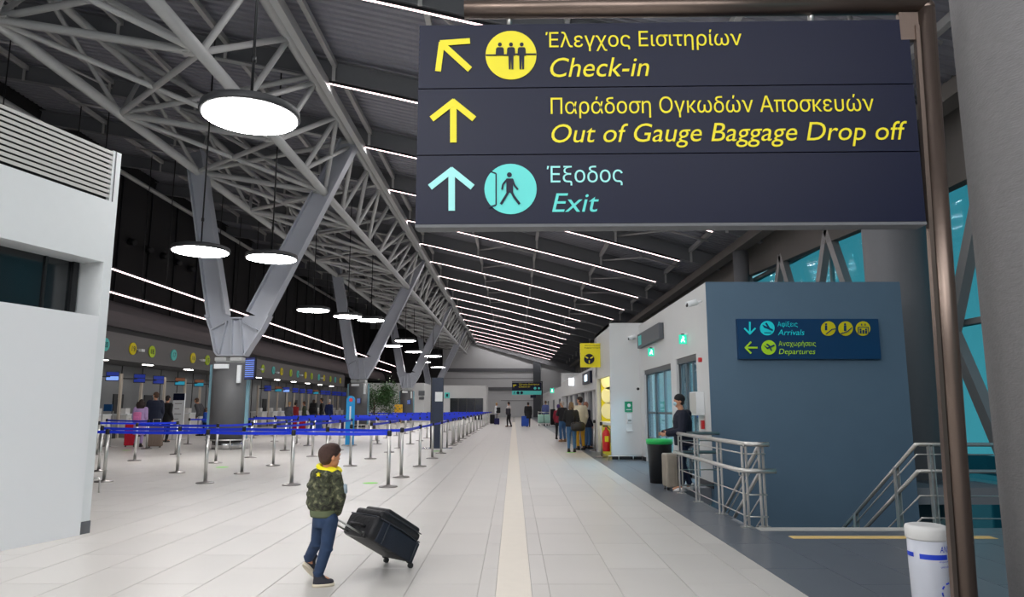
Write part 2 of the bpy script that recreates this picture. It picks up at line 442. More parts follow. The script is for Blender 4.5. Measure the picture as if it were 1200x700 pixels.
for i in range(N):
    a, c = Vector((XS[i], 0, ZR(XS[i]))), Vector((XS[i+1], 0, ZR(XS[i+1])))
    bm_.bar(a+Vector((0, 0, .02)), c+Vector((0, 0, .02)), .28, .03); bm_.bar(a+Vector((0, 0, .34)), c+Vector((0, 0, .34)), .02, .6); bm_.bar(a+Vector((0, 0, .65)), c+Vector((0, 0, .65)), .28, .03)
YBM = [25.4+5.27*k for k in range(-6, 16)]
b0 = None
for y in YBM:
    if b0 is None: b0 = bm_.build('roof_beam', M_beam, ceil, False); o = b0
    else: o = bpy.data.objects.new('roof_beam', b0.data); COL.objects.link(o); o.parent = ceil
    o.location = (0, y, 0)
# purlins between beams (short members) and plan bracing
px_ = [-2.1+3.3*k for k in range(-5, 4)]
for X in px_:
    p_ = MB(); p_.ab(X-.07, X+.07, YB0, YB1, ZR(X)+.45, ZR(X)+.62); p_.build('purlin', M_purlin, ceil)
hg = MB()
for y in YBM:
    for X in px_: hg.ab(X-.05, X+.05, y-.16, y-.14, ZR(X)-.02, ZR(X)+.5)
hg.build('purlin_cleat', M_purlin, ceil, kind='stuff')
br = MB()
for y0, y1 in zip(YBM[:-1], YBM[1:]):
    for (xa, xb) in ((4.6, 7.9), (-2.1, 1.2), (-15.3, -18.6)):
        m_ = (xa+xb)/2; ym = (y0+y1)/2; zm = ZR(m_)+.35
        br.tube((xa, y0, ZR(xa)+.3), (m_, ym, zm), .045, 6); br.tube((xa, y1, ZR(xa)+.3), (m_, ym, zm), .045, 6); br.tube((m_, ym, zm), (xb, ym, ZR(xb)+.35), .045, 6)
br.build('roof_bracing', M_purlin, ceil, kind='stuff')
# edge girder on the right
g_ = MB(); g_.ab(8.3, 8.75, YB0, YB1, EYE+5.84, ZR(8.5)+.05); g_.build('edge_girder', M_ebrown, ceil)

# ---- linear lights under the roof beams
k = 0
for i, y in enumerate(YBM):
    if i < 4: 
        if i % 2: continue
    xr = 7.3 if y < 55 else 5.4
    lx = [(-5.7+(xr+5.7)*j/8) for j in range(9)]
    t = thing('linear_ceiling_light', 'thin pinkish white light line under the roof beams, '+ordn(k)+' from the camera', 'ceiling light', (0, y-.05, ZR(0)), 0, 'light lines under the roof beams')
    hs = MB(); df = MB()
    for a, c in zip(lx[:-1], lx[1:]):
        hs.bar((a, y-.05, ZR(a)-.05), (c, y-.05, ZR(c)-.05), .08, .07); df.bar((a, y-.05, ZR(a)-.095), (c, y-.05, ZR(c)-.095), .05, .025)
    hs.build('housing', M_dark, t); df.build('diffuser', M_led, t); k += 1
    mx_ = (xr-5.7)/2; sl_ = math.atan2(ZR(xr)-ZR(-5.7), xr+5.7)
    l_ = area('linear_light', (mx_, y-.05, (ZR(xr)+ZR(-5.7))/2-.13), (0, -sl_, 0), xr+5.7, .06, 120 if y > 0 else 200, (1, .97, .96))

# ---- walls
wb = MB(); wb.ab(-22.2, -21.6, YB0, YB1, -.01, ZR(-21.6)+1.0); wleft = struct('wall_left', wb, M_black)
wg = MB(); wg.ab(-21.6, -21.45, 26, 106, 0, 3.9); wg.build('lower_wall_panel', mat('counter_wall_grey', (134, 136, 138), .5, noise=.05), wleft)
sm = MB()
for y in [28+2.17*k for k in range(34)]: sm.ab(-21.46, -21.42, y, y+.05, 0, 3.9)
sm.build('panel_joint', M_dark, wleft, kind='stuff')
for y in (38.2, 41.4, 52.3, 61, 69.8): 
    d_ = MB(); d_.ab(-21.46, -21.38, y, y+.95, 0, 2.15); d_.build('dark_doorway', mat('door_dark', (50, 52, 55), .5), wleft)
# tube along the wall head and black wall ribs
tu = MB(); tu.tube((-20.9, YB0, EYE+12.4), (-20.9, YB1, EYE+12.4), .13, 8); tu.build('wall_head_tube', M_truss, wleft)
rb = MB(); 
for k in range(24): rb.ab(-21.62, -21.5, 28+3.2*k, 28.06+3.2*k, 6.6, ZR(-21.5))
rb.build('wall_rib', M_dark, wleft, kind='stuff')
# small round wall spotlights
for i, (u, v) in enumerate(((152, 283), (172, 292), (190, 299.5), (206, 307), (222, 314.5))):
    p = at_x(u, v, -21.5); t = MB(); t.tube(p, p+Vector((.35, -.1, -.1)), .22, 12, .16)
    rebase(tag(t.build('wall_spotlight', M_dark), 'small black round fitting high on the black wall, '+ordn(i)+' from the booth', 'spotlight', 'black fittings on the black wall'), p)
# bulkhead over the check-in counters
bh = thing('check_in_bulkhead', 'long grey bulkhead over the check-in counters carrying the round number signs', 'bulkhead', (-19, 54, 3.69))
a = MB(); a.ab(-21.6, -19, 26, 80, 3.69, 4.98); a.build('front_fascia', M_fascia, bh)
a = MB(); a.ab(-21.6, -19.25, 26, 80.5, 4.98, 5.27); a.build('recess_band', M_fascia2, bh)
a = MB(); N2 = 8
pr = [(-19.05, 5.27)]+[(-19.05-.75*(1-math.cos(t*math.pi/2/N2)), 5.27+1.35*math.sin(t*math.pi/2/N2)) for t in range(1, N2+1)]+[(-21.6, 6.62), (-21.6, 5.27)]
a.prism([(x_, 26, z_) for x_, z_ in pr], (0, 79.9, 0)); a.build('upper_fascia', mat('fascia_upper', (82, 82, 84), .7, noise=.04), bh)
CIR = [32.8,35.2,37.1,39.5,41.9,43.9,46.2,48.5,53.7,56.1,58.1,60.5,62.5,64.8,66.8,69.3,71.2,73.7,75.7,77.9]
NW = 'zero one two three four five six seven eight nine ten eleven twelve thirteen fourteen fifteen sixteen seventeen eighteen nineteen twenty'.split()
CN = {0: ('teal', M_teal), 1: ('yellow', M_yel), 2: ('lime', M_lime)}
M_num = mat('number_dark', (40, 60, 70), .6)
for i, y in enumerate(CIR):
    num = 20-i; cn, cm = CN[i % 3]
    t = thing('number_sign', 'round '+cn+' counter sign reading '+NW[num]+' on the grey bulkhead', 'sign', (-18.97, y, 4.33), 0, 'round counter numbers on the bulkhead')
    d_ = MB(); d_.tube((-19.0, y, 4.33), (-18.94, y, 4.33), .305, 24); d_.build('disc', cm, t)
    q = MB(); wd = .16*len(str(num)); put_text(q, str(num), (-18.93, y-wd/2, 4.2), (0, 1, 0), (0, 0, 1), wd, .26, (0.005, 0, 0)); q.build('number', M_num, t)
    # downlight under the bulkhead
    if i % 2 == 0:
        d_ = MB(); d_.ab(-19.7, -19.45, y+.5, y+1.2, 3.67, 3.689)
        rebase(tag(d_.build('soffit_downlight', M_down), 'small white rectangular downlight under the bulkhead just past counter '+NW[num], 'downlight', 'downlights under the bulkhead'), (-19.4, y+1, 3.66))
for i, (u, v) in enumerate(((167, 411), (238.5, 422.5), (307, 433), (326, 437), (354, 440), (378, 443.5))):
    p = at_x(u, v, -18.7); t = thing('security_camera', 'small white camera on the bulkhead between the number signs, '+ordn(i)+' from the booth', 'camera', p, 0, 'cameras on the bulkhead')
    a = MB(); a.tube(p+Vector((-.3, 0, .05)), p+Vector((-.05, 0, 0)), .025, 8); a.build('bracket', M_white, t)
    a = MB(); a.box(p+Vector((0, -.1, 0)), (.13, .34, .13)); a.build('camera_body', M_white, t)
# suspended light lines on the left
for nm, X, Z, y1, lb in (('suspended_light_line', -17, EYE+.3406*17, 102, 'upper of the two long suspended light lines in front of the black wall'), ('suspended_light_line', -18.2, EYE+.2824*18.2, 106, 'lower of the two long suspended light lines above the bulkhead')):
    t = thing(nm, lb, 'ceiling light', (X, 20, Z)); y = 22
    while y < y1-1:
        e = min(y+5.9, y1); a = MB(); a.ab(X-.035, X+.035, y, e-.06, Z-.02, Z+.02); a.build('light_tube', M_led, t)
        a = MB(); a.ab(X-.04, X+.04, y, e, Z+.02, Z+.09); a.build('housing', M_dark, t)
        a = MB(); a.tube((X, y+.3, Z+.05), (X, y+.3, ZR(X)+.3), .02, 6); a.build('cable', M_dark, t); y = e
# back wall
wb = MB(); wb.ab(-22.2, 10, YB1, YB1+.4, -.3, 16); wback = struct('wall_back', wb, M_bwall)
def backz(v): return at_y(602, v, YB1).z
for z0, z1 in ((backz(436), backz(432)), (backz(458), backz(454))):
    a = MB(); a.ab(-10.4, 3.1, YB1-.15, YB1, z0, z1); a.build('wall_band', M_band, wback)
a = MB(); a.ab(-22, -10.6, YB1-.5, YB1, 0, 13); a.build('dark_wall_panel', M_black, wback)
a = MB(); a.ab(2.9, 4.0, YB1-.6, YB1, 0, ZR(3)+.5); a.build('dark_pier', mat('dark_pier', (68, 72, 78), .6), wback)
for z in (backz(444), backz(470)):
    a = MB(); a.ab(-10.4, 3.0, YB1-.03, YB1, z, z+.06); a.build('panel_joint', M_band, wback)
a = MB(); a.prism([(-21.6, YB1-.7, ZR(-21.6)-.1), (-6, YB1-.7, ZR(-6)-.5), (9.5, YB1-.7, ZR(9.5)-.9), (9.5, YB1-.7, ZR(9.5)+.7), (-21.6, YB1-.7, ZR(-21.6)+.7)], (0, .3, 0)); a.build('eaves_beam', M_beam, wback)
# front wall behind the camera and right outer wall behind camera
wb = MB(); wb.ab(-22.2, 10, YB0-.4, YB0, -.3, 14); struct('wall_front', wb, M_bwall)
# right glazed facade, lattice of steel diagonals
fc = thing('glazed_facade', 'teal glazed outer wall with diagonal steel lattice behind the slate blue wall', 'facade', (9.4, 40, 0))
XF = 9.4
gl = MB()
for y in [YB0+3.6*k for k in range(32)]:
    y1 = min(y+3.6, YB1)
    for z0, z1 in ((-4.5, -.2), (-.2, 3.2), (3.2, 6.4)):
        a = MB(); a.ab(XF+.1, XF+.12, y+.03, y1-.03, z0+.03, z1-.03); a.build('pane', M_tglass, fc)
a = MB()
for z in (-.2, 3.2, 6.4): a.ab(XF, XF+.2, YB0, YB1, z-.06, z+.06)
for y in [YB0+3.6*k for k in range(32)]: a.ab(XF+.05, XF+.17, y-.03, y+.03, -4.5, 6.4)
a.build('glazing_frame', M_nframe, fc)
for k in range(32):
    y = 2.2+3.6*k-10.8
    if y+3.6 > YB1 or y < YB0: continue
    a = MB(); a.bar((XF-.2, y, -.6), (XF-.2, y+1.8, 3.0), .26, .2, (1, 0, 0)); a.bar((XF-.2, y+1.8, 3.0), (XF-.2, y+3.6, 6.6), .26, .2, (1, 0, 0)); a.build('diagonal_strut', M_nframe, fc)
    a = MB(); a.bar((XF-.2, y+3.6, -.6), (XF-.2, y+1.8, 3.0), .26, .2, (1, 0, 0)); a.bar((XF-.2, y+1.8, 3.0), (XF-.2, y, 6.6), .26, .2, (1, 0, 0)); a.build('diagonal_strut', M_nframe, fc)
wr = MB()
wr.prism([(XF-.3, YB0, 5.6), (XF-.3, 17.5, 6.05), (XF-.3, 28, 6.55), (XF-.3, 30, 6.6), (XF-.3, 30.5, 2.9), (XF-.3, YB1, 2.9), (XF-.3, YB1, 9.2), (XF-.3, YB0, 9.2)], (.25, 0, 0))
struct('wall_right_eaves', wr, M_ebrown)
# outside apron
og = MB(); og.ab(9.9, 60, -20, 130, -4.9, -4.6); struct('ground_outside', og, mat('outside_ground', (70, 80, 84), .8))
# round grey columns
for X, Y, r, lb in ((8.35, 15.2, .63, 'thick round grey column just right of the slate blue wall'), (8.6, 26.3, .28, 'slim round column under the edge girder behind the blue wall')):
    a = MB(); a.lathe([(r, -4.5), (r, 7.3)], (X, Y, 0), 32); rebase(tag(a.build('round_column', M_col), lb, 'column'), (X, Y, 0))
a = MB(); a.lathe([(.5, 0), (.5, 9.0)], (2.96, 3.56, 0), 48); rebase(tag(a.build('concrete_column', M_conc), 'big rough dark grey column closest to the camera at the frame edge', 'column'), (2.96, 3.56, 0))

# ---- slate blue wall
wb = MB(); wb.ab(3.602, 7.24, 13.1, 13.35, -4.5, 3.775); wblue = struct('wall_blue', wb, M_blue)
# ---- white room wall with two glass doors
X0 = 3.6
def ypx(u): return at_x(u, 430, X0).y
wr = MB(); T = .25
zt = 3.77
wr.ab(X0, X0+T, 13.13, 14.0, 0, zt); wr.ab(X0, X0+T, 15.75, 16.3, 0, 2.5); wr.ab(X0, X0+T, 14.0, 15.75, 2.5, zt); wr.ab(X0, X0+T, 15.75, 16.3, 2.5, zt); wr.ab(X0, X0+T, 16.3, 19.7, 2.45, zt); wr.ab(X0, X0+T, 19.7, 20.3, 0, zt)
wr.ab(X0+.1, 7.2, 13.36, 13.5, 0, zt-.11)
wright = struct('wall_right', wr, M_whitew)
rr = MB(); rr.ab(X0+.01, 7.2, 13.36, 24, zt-.1, zt-.005); rr.build('room_ceiling', M_whitew, wright)
rr = MB(); rr.ab(7.1, 7.2, 13.5, 24, 0, zt-.1); rr.ab(X0+.3, 7.1, 23.9, 24, 0, zt-.1); rr.build('inner_wall', mat('inner_wall_pale', (176, 204, 212), .6), wright)
# inner room lamp
a = MB(); a.ab(5, 6.2, 15, 19.5, zt-.16, zt-.1); tag(a.build('room_ceiling_panel', mat('room_lamp', (215, 240, 255), .5, emit=20)), 'lit ceiling panel inside the glass fronted room', 'ceiling light')
def sliding_door(nm, y0, y1, zh, lb):
    t = thing(nm, lb, 'door', (X0+.1, (y0+y1)/2, 0)); t['kind'] = 'structure'
    f_ = MB(); f_.ab(X0+.05, X0+.2, y0, y0+.07, 0, zh); f_.ab(X0+.05, X0+.2, y1-.07, y1, 0, zh); f_.ab(X0+.02, X0+.22, y0, y1, zh-.12, zh); f_.build('door_frame', mat('door_frame_dark', (78, 82, 86), .4, .4), t)
    nn = 3; wd = (y1-y0-.14)/nn
    for i in range(nn):
        a0 = y0+.07+i*wd; l_ = MB(); x_ = X0+.09+(.04 if i == 1 else 0)
        l_.ab(x_-.02, x_+.02, a0, a0+.05, 0, zh-.12); l_.ab(x_-.02, x_+.02, a0+wd-.05, a0+wd, 0, zh-.12); l_.ab(x_-.02, x_+.02, a0, a0+wd, 0, .09); l_.ab(x_-.02, x_+.02, a0, a0+wd, 1.28, 1.33); l_.ab(x_-.02, x_+.02, a0, a0+wd, .62, .66)
        q = l_.build('door_leaf', mat('door_leaf_grey', (110, 120, 126), .4, .5), t)
        g = MB(); g.ab(x_-.004, x_+.004, a0+.05, a0+wd-.05, .09, zh-.12); g.build('pane', glass('door_glass', (222, 240, 244)), q)
sliding_door('door_1', 16.3, 19.65, 2.45, 'wide glass sliding door in the white wall beside the sanitiser')
sliding_door('door_2', 14.02, 15.73, 2.5, 'narrower dark framed glass door behind the man in the beanie')
b_ = MB(); b_.ab(X0-.02, X0, 15.75, 16.3, 0, .1); b_.ab(X0-.02, X0, 13.1, 14.0, 0, .1); b_.ab(X0-.02, X0, 19.7, 20.3, 0, .1); struct('baseboard_right', b_, M_dark)
# ---- projecting kiosk box
kb = MB(); X1 = 2.75
kb.ab(X1, X0+.1, 20.3, 20.45, .12, 3.85); kb.ab(X1, X1+.12, 20.45, 23.8, 2.36, 3.85); kb.ab(X1, X1+.12, 23.6, 24.1, 0, 3.85); kb.ab(X1, X0+.2, 20.3, 24.1, 3.75, 3.85)
kb.ab(X1+.12, X0, 20.45, 24, 2.75, 2.8)
kiosk = struct('wall_kiosk', kb, M_whitew)
a = MB(); a.ab(X1+.02, X0+.1, 20.32, 20.47, 0, .12); a.build('dark_plinth', M_dark, kiosk)
a = MB(); a.ab(X1+.12, X0+.3, 23.4, 23.55, 0, 2.75)
yb = a.build('yellow_inner_wall', M_yel, kiosk)
a = MB(); a.ab(X0+.1, X0+.2, 20.5, 23.5, 0, 2.75); a.build('kiosk_back_wall', M_yel, kiosk)
for i, (u, v) in enumerate(((714, 447), (714, 463.5), (714, 481.5))):
    p = at_y(u, v, 23.38); a = MB(); a.tube(p, p+Vector((0, .03, 0)), .27, 24); a.build('pale_circle', mat('pale_circle', (246, 242, 205), .5), kiosk)
a = MB(); a.ab(X1+.2, X0+.05, 20.9, 23.3, 2.68, 2.74); tag(a.build('kiosk_lamp', mat('kiosk_lampm', (255, 246, 220), .5, emit=2.6)), 'lit panel under the ceiling of the yellow kiosk', 'ceiling light')
ct = thing('kiosk_counter', 'pale counter with a glowing yellow front inside the kiosk opening', 'counter', (3.1, 22, 0))
a = MB(); a.ab(2.85, 3.3, 20.7, 23.2, 0, .92); a.build('counter_body', M_yel, ct); a = MB(); a.ab(2.78, 3.35, 20.6, 23.3, .92, 1.0); a.build('counter_top', M_white, ct)
a = MB(); a.ab(3.1, 3.16, 22.4, 22.9, 1.0, 1.42); rebase(tag(a.build('counter_monitor', M_dark), 'dark monitor standing on the yellow kiosk counter', 'monitor'), (3.13, 22.65, 1.0))
# ---- lower facade running away on the right
lf = MB(); lf.ab(2.75, 3.4, 24.1, 41, 2.05, 2.84); lf.ab(3.1, 3.2, 24.1, 41, 0, 2.05)
lowf = struct('wall_right_offices', lf, M_whitew)
for k in range(11):
    y = 24.7+k*1.5
    a = MB(); a.ab(2.95, 3.12, y, y+.62, 0, 2.05); a.build('white_pier' if k % 2 else 'grey_shutter', M_whitew if k % 2 else mat('shutter_grey', (120, 122, 126), .5), lowf)
a = MB(); a.ab(4.2, 4.6, 44, YB1, 0, 3.3); struct('wall_right_far', a, M_whitew)
a = MB(); a.ab(2.75, 4.6, 41.0, 41.4, 0, 3.4); struct('wall_right_pier', a, M_whitew)
for i, y in enumerate((64, 74, 86)):
    a = MB(); a.ab(4.16, 4.2, y, y+2.0, 0, 2.2); q = struct('door_'+str(3+i), a, mat('far_door', (92, 96, 100), .4))
# ---- far rooms at the back left
a = MB(); a.ab(-14.6, -8.8, 70, 76, 0, 3.8); struct('wall_back_room', a, M_whitew)
a = MB(); a.ab(-8.9, -3.0, 78, 84, 0, 3.8); rm2 = struct('wall_back_room_far', a, M_whitew)
p0 = at_y(527.5, 467, 78); p1 = at_y(566, 483, 78)
a = MB(); a.ab(p0.x, p1.x, 77.93, 78, .1, p0.z); w1 = a.build('dark_window', M_dkgl, rm2)
for k in range(1, 4):
    x_ = p0.x+(p1.x-p0.x)*k/4; a = MB(); a.ab(x_-.04, x_+.04, 77.88, 77.94, .1, p0.z); a.build('mullion', M_fascia2, rm2)
a = MB(); a.ab(-4.9, -1.9, 104, 104.2, 0, 2.6); tag(a.build('partition_panel', M_bwall), 'low pale grey partition standing by the far end wall', 'partition'); rebase(bpy.data.objects['partition_panel'], (-3.4, 104.1, 0))
# ================================================================== TRUSS
tr = thing('roof_truss', 'long grey tubular steel lattice truss carried by the V columns under the roof', 'truss', (-9.4, 25.4, 9.3))
BL, BR = (-11.8, EYE+8.7), (-7.03, EYE+7.88)
UR, UL = (-6.09, EYE+9.9), (-12.7, EYE+11.2)
for c_, r in ((BL, .15), (BR, .15), (UR, .15), (UL, .13)):
    a = MB(); a.tube((c_[0], -7, c_[1]), (c_[0], 104.8, c_[1]), r, 12); a.build('chord', M_truss, tr)
S = 2.635
def P3(c_, y): return Vector((c_[0], y, c_[1]))
y = 25.4-8*S
nodes = []
while y < 104.6: nodes.append(y); y += S
def web(p, q, r): a = MB(); a.tube(p, q, r, 7, cap=False); a.build('web_member', M_truss, tr)
for i, y in enumerate(nodes[:-1]):
    yu = y+.4; ph = (i-8) % 8
    web(P3(BR, y), P3(UR, yu), .085)
    if ph < 4: web(P3(BR, y), P3(UR, yu-S), .085)
    if ph >= 4 or i < 8: 
        if ph != 4 or True: web(P3(BR, y), P3(UR, yu+S), .085)
    if i % 2 == 0:
        web(P3(BL, y), P3(BR, y), .1)
        web(P3(BL, y), P3(BR, y+2*S), .075); web(P3(BL, y+2*S), P3(BR, y), .08)
        web(P3(BL, y), P3(UR, y), .085); web(P3(BR, y), P3(UL, y), .085)
        web(P3(UL, y+S), P3(BL, y), .07); web(P3(UL, y+S), P3(BL, y+2*S), .07)
        web(P3(UL, y), P3(UR, y), .07)
pl = MB()
for i, y in enumerate(nodes):
    if i % 2 == 0:
        for c_ in (BL, BR):
            pl.box((c_[0]+(.25 if c_ is BL else -.25), y, c_[1]), (.35, .3, .05)); 
            for dx in (-.1, 0, .1): pl.tube((c_[0]+(.25 if c_ is BL else -.25)+dx, y-.08, c_[1]-.05), (c_[0]+(.25 if c_ is BL else -.25)+dx, y-.08, c_[1]+.05), .03, 6)
pl.build('node_plate', M_truss, tr, kind='stuff')
# longitudinal edge channel beside the upper chord
a = MB(); a.ab(-5.75, -5.55, -7, 104.8, EYE+9.45, EYE+9.75); a.build('edge_channel', M_truss, tr)

# ================================================================== V COLUMNS
Yc0 = 25.4
def Q(u, v): p = at_y(u, v, Yc0); return (p.x, p.z)
cxx = -10.1
M_clad = mat('column_cladding', (92, 93, 95), .55, noise=.05)
vc_lab = ['grey steel V column closest to the camera beside the boy queue posts', 'second V column, with the leafy plant standing behind it', 'third V column, standing before the white back room', 'farthest V column, partly behind the dark blue totem']
def make_v(label):
    t = thing('v_column', label, 'column', (cxx, Yc0, 0), 0, 'V columns carrying the truss')
    a = MB(); a.lathe([(.62, .3), (.62, 3.0)], (cxx, Yc0, 0), 36); a.build('pillar', M_clad, t)
    a = MB(); a.lathe([(.5, 0), (.5, .3)], (cxx, Yc0, 0), 30); a.build('plinth', M_chrome, t)
    a = MB()
    pts = [(cxx+.72*math.cos(i*math.pi/12), Yc0+.72*math.sin(i*math.pi/12), .33) for i in range(25)]; a.path(pts, .025, 6)
    for i in range(0, 24, 4): a.tube(pts[i], (pts[i][0], pts[i][1], 0), .018, 6); 
    a.build('bumper_rail', M_steel, t)
    for s_ in (-1, 1):
        a = MB(); a.ab(cxx+s_*.66-.05, cxx+s_*.66+.05, Yc0-.12, Yc0+.0, .36, 2.95); a.build('glass_fin', M_gfin, t)
    a = MB()
    for s_ in (-.27, .27): a.ab(cxx+s_-.2, cxx+s_+.2, Yc0-.35, Yc0+.35, 3.06, 3.2)
    a.ab(cxx-.45, cxx+.45, Yc0-.3, Yc0+.3, 3.0, 3.06); a.build('bearing', M_truss, t)
    out = [Q(*p) for p in ((243, 370), (249, 387), (254, 413), (257, 417), (288, 417), (296, 404), (307, 388), (316.6, 370), (287, 370), (284.5, 373.5), (271.6, 373.5), (268, 369))]
    a = MB(); a.prism([(x_, Yc0-.03, z_) for x_, z_ in out], (0, .06, 0))
    def fl_(p, q, d=.5, th=.05): a.bar((p[0], Yc0, p[1]), (q[0], Yc0, q[1]), th, d, (0, 1, 0))
    for i in (0, 1, 2, 3, 4, 5, 6, 9): fl_(out[i], out[i+1])
    a.build('gusset', M_leg, t)
    for p, q in (((249, 387), (268, 377)), ((267, 378), (258, 415)), ((273, 375), (272.5, 416)), ((283, 375), (286, 415)), ((286, 378), (303, 388))):
        a = MB(); fl_(Q(*p), Q(*q), .4, .04); a.build('stiffener', M_leg, t)
    for (p0, p1, w0, w1) in (((256, 371), (228.5, 178), .66, .56), ((301.5, 371), (409, 168), .72, .62)):
        A = Vector((Q(*p0)[0], Yc0, Q(*p0)[1])); B = Vector((Q(*p1)[0], Yc0, Q(*p1)[1])); d = (B-A).normalized(); sd = d.cross(Vector((0, 1, 0))).normalized()
        a = MB(); a.bar(A, B, .05, (w0+w1)/2, sd)
        for s_ in (-1, 1): a.bar(A+sd*s_*w0/2, B+sd*s_*w1/2, .46, .05, sd)
        a.build('leg', M_leg, t)
    return t
v0 = make_v(vc_lab[0])
VY = [25.4, 46.5, 67.6, 88.7]
for i in range(1, 4): dup(v0, (cxx, VY[i], 0), label=vc_lab[i])
# flight information screens on the columns
def wall_screen(p, rz, w_, h_, lab, tilt=0, grp=None, back=.0):
    t = thing('information_screen', lab, 'screen', p, rz, grp); 
    a = MB(); a.box((0, 0, 0), (w_, .07, h_)); a.build('screen_body', M_dark, t, False)
    a = MB(); a.box((0, -.04, 0), (w_*.94, .01, h_*.94)); a.build('display', mat('flight_display', (44, 48, 92), .3, emit=.5), t, False)
    a = MB()
    for k in range(9): a.box((0, -.047, h_*(.36-.09*k)), (w_*(.86 if k else .9), .004, h_*.03))
    a.build('display_line', mat('display_text', (120, 150, 220), .4, emit=.8), t, False, kind='stuff')
    a = MB(); a.tube((0, .03, 0), (back, .3, 0), .03, 8); a.build('bracket', M_dark, t, False)
    return t
wall_screen(at_y(293.5, 432, 24.75), math.radians(-38), .62, .78, 'dark tilted flight screen on the V column closest to the camera', back=-.3)
wall_screen(at_y(419.5, 470, 45.9), math.radians(-30), .5, .36, 'small dark flight screen on the second V column', back=-.1)
wall_screen(at_y(478.5, 471.5, 67.0), math.radians(-30), .6, .45, 'small dark flight screen on the third V column', back=-.1)
for i, yv in enumerate(VY[:3]):
    a = MB(); a.box((cxx-.1, yv-.62, 2.86), (.5, .1, .16)); rebase(tag(a.build('cable_box', M_white), 'white cable box at the head of the '+ordn(i)+' V column', 'box', 'boxes on the V columns'), (cxx-.1, yv-.62, 2.86))
    a = MB(); a.box((cxx+.48, yv-.5, 2.6), (.12, .12, .62)); rebase(tag(a.build('loudspeaker', M_white), 'slim white upright speaker on the '+ordn(i)+' V column', 'speaker', 'speakers on the V columns'), (cxx+.48, yv-.5, 2.6))

# ================================================================== PENDANT LAMPS
PD = [(-4.06, 10.36, 1.46, 'biggest white disc pendant, hanging nearest the camera by the truss'), (-9.0, 19.9, 1.58, 'white disc pendant hanging just in front of the first V column leg'),
      (-7.3, 20.9, 1.5, 'white disc pendant half hidden behind the slanted column leg'), (-9.26, 32.4, 1.5, 'white disc pendant hanging between the first two V columns on its own'),
      (-8.2, 34.7, 1.4, 'white disc pendant half behind the upright leg of the second column'), (-7.35, 36.2, 1.4, 'white disc pendant inside the V of the second column'),
      (-8.85, 51.7, 1.4, 'lower white disc pendant just beyond the second V column'), (-7.3, 47.6, 1.4, 'upper white disc pendant just beyond the second V column'),
      (-8.1, 57.3, 1.4, 'white disc pendant hanging over the third V column'), (-9.0, 70.6, 1.5, 'small low disc pendant between third and fourth columns'),
      (-7.1, 62.3, 1.5, 'small upper disc pendant between third and fourth columns'), (-8.5, 79.7, 1.6, 'farthest little disc pendant above the dark blue totem'),
      (-6.0, 2.0, 1.5, 'disc pendant above the booth, out of frame behind the camera side'), (-10, -2.5, 1.5, 'disc pendant behind the camera over the booth'), (-2.0, -4.0, 1.5, 'disc pendant behind the camera over the aisle')]
for X, Y, D, lb in PD:
    Z = EYE+4.42
    t = thing('pendant_lamp', lb, 'pendant lamp', (X, Y, Z), 0, 'white disc pendants')
    r = D/2
    a = MB(); a.lathe([(r, 0), (r*1.02, .03), (r*1.0, .12), (r*.9, .15), (.05, .17)], (X, Y, Z), 40); a.build('housing', M_lamph, t)
    a = MB(); a.lathe([(r*.95, -.012), (r*.95, .005)], (X, Y, Z), 40); a.build('diffuser', M_disc, t)
    a = MB(); a.tube((X, Y, Z+.16), (X, Y, ZR(X)+.82), .022, 6)
    a.tube((X, Y, Z+.9), (X, Y, Z+1.0), .04, 6)
    a.build('suspension_cable', M_dark, t)

# ================================================================== BIG OVERHEAD SIGN
PL = Vector((-.52, 3.64, 0)); PRt = Vector((2.145, 3.585, 0)); SU = (PRt-PL).normalized(); SNm = Vector((SU.y, -SU.x, 0))
def sp(u, v, lift=0):
    r = ray(u, v); E0 = Vector((0, 0, EYE)); t = (PL-E0).dot(SNm)/r.dot(SNm); return E0+r*t+SNm*lift
sgn = thing('overhead_sign', 'big dark blue hanging direction sign with yellow Greek and English lines on a bronze frame', 'sign', (2.168, 3.6, 0))
z0 = sp(780, 262).z; z1 = sp(780, 26).z; W_ = (PRt-PL).length
zz = [z0, sp(780, 180).z, sp(780, 101.5).z, z1]
R_ = Matrix((SU, -SNm, Vector((0, 0, 1)))).transposed()
for k in range(3):
    a = MB(); a.box(PL+SU*W_/2-SNm*.045+Vector((0, 0, (zz[k]+zz[k+1])/2)), (W_, .09, zz[k+1]-zz[k]-.006), R_); a.build('sign_board', M_navy, sgn)
a = MB(); a.box(PL+SU*W_/2-SNm*.045+Vector((0, 0, z0-.008)), (W_, .1, .016), R_); a.build('bottom_trim', M_band, sgn)
def txt(body, u0, u1, vt, vb, m, lab, sh=0, bold=0, parent=None, F=None):
    F = F or sp; A = F(u0, vb); B = F(u1, vb); C = F(u0, vt); U = B-A; V = C-A
    U.z = 0 if abs(U.z) < .02*U.length else U.z
    q = MB(); put_text(q, body, A, U.normalized(), Vector((0, 0, 1)), U.length, C.z-A.z, F(u0, vb, .004)-A, sh, bold)
    return q.build('lettering', m, parent or sgn, label=lab)
txt('Έλεγχος Εισιτηρίων', 639.6, 869.5, 37.5, 61, M_yel, 'yellow Greek lettering reading Έλεγχος Εισιτηρίων', bold=.004)
txt('Check-in', 645, 761, 68.3, 91, M_yel, 'yellow lettering reading Check-in', .22, .018)
txt('Παράδοση Ογκωδών Αποσκευών', 645.5, 1024.5, 114.3, 139.3, M_yel, 'yellow Greek lettering reading Παράδοση Ογκωδών Αποσκευών', bold=0)
txt('Out of Gauge Baggage Drop off', 646.5, 1064.5, 146, 174.6, M_yel, 'yellow lettering reading Out of Gauge Baggage Drop off', .22, .018)
M_tealw = mat('pale_teal', (150, 228, 226), .35)
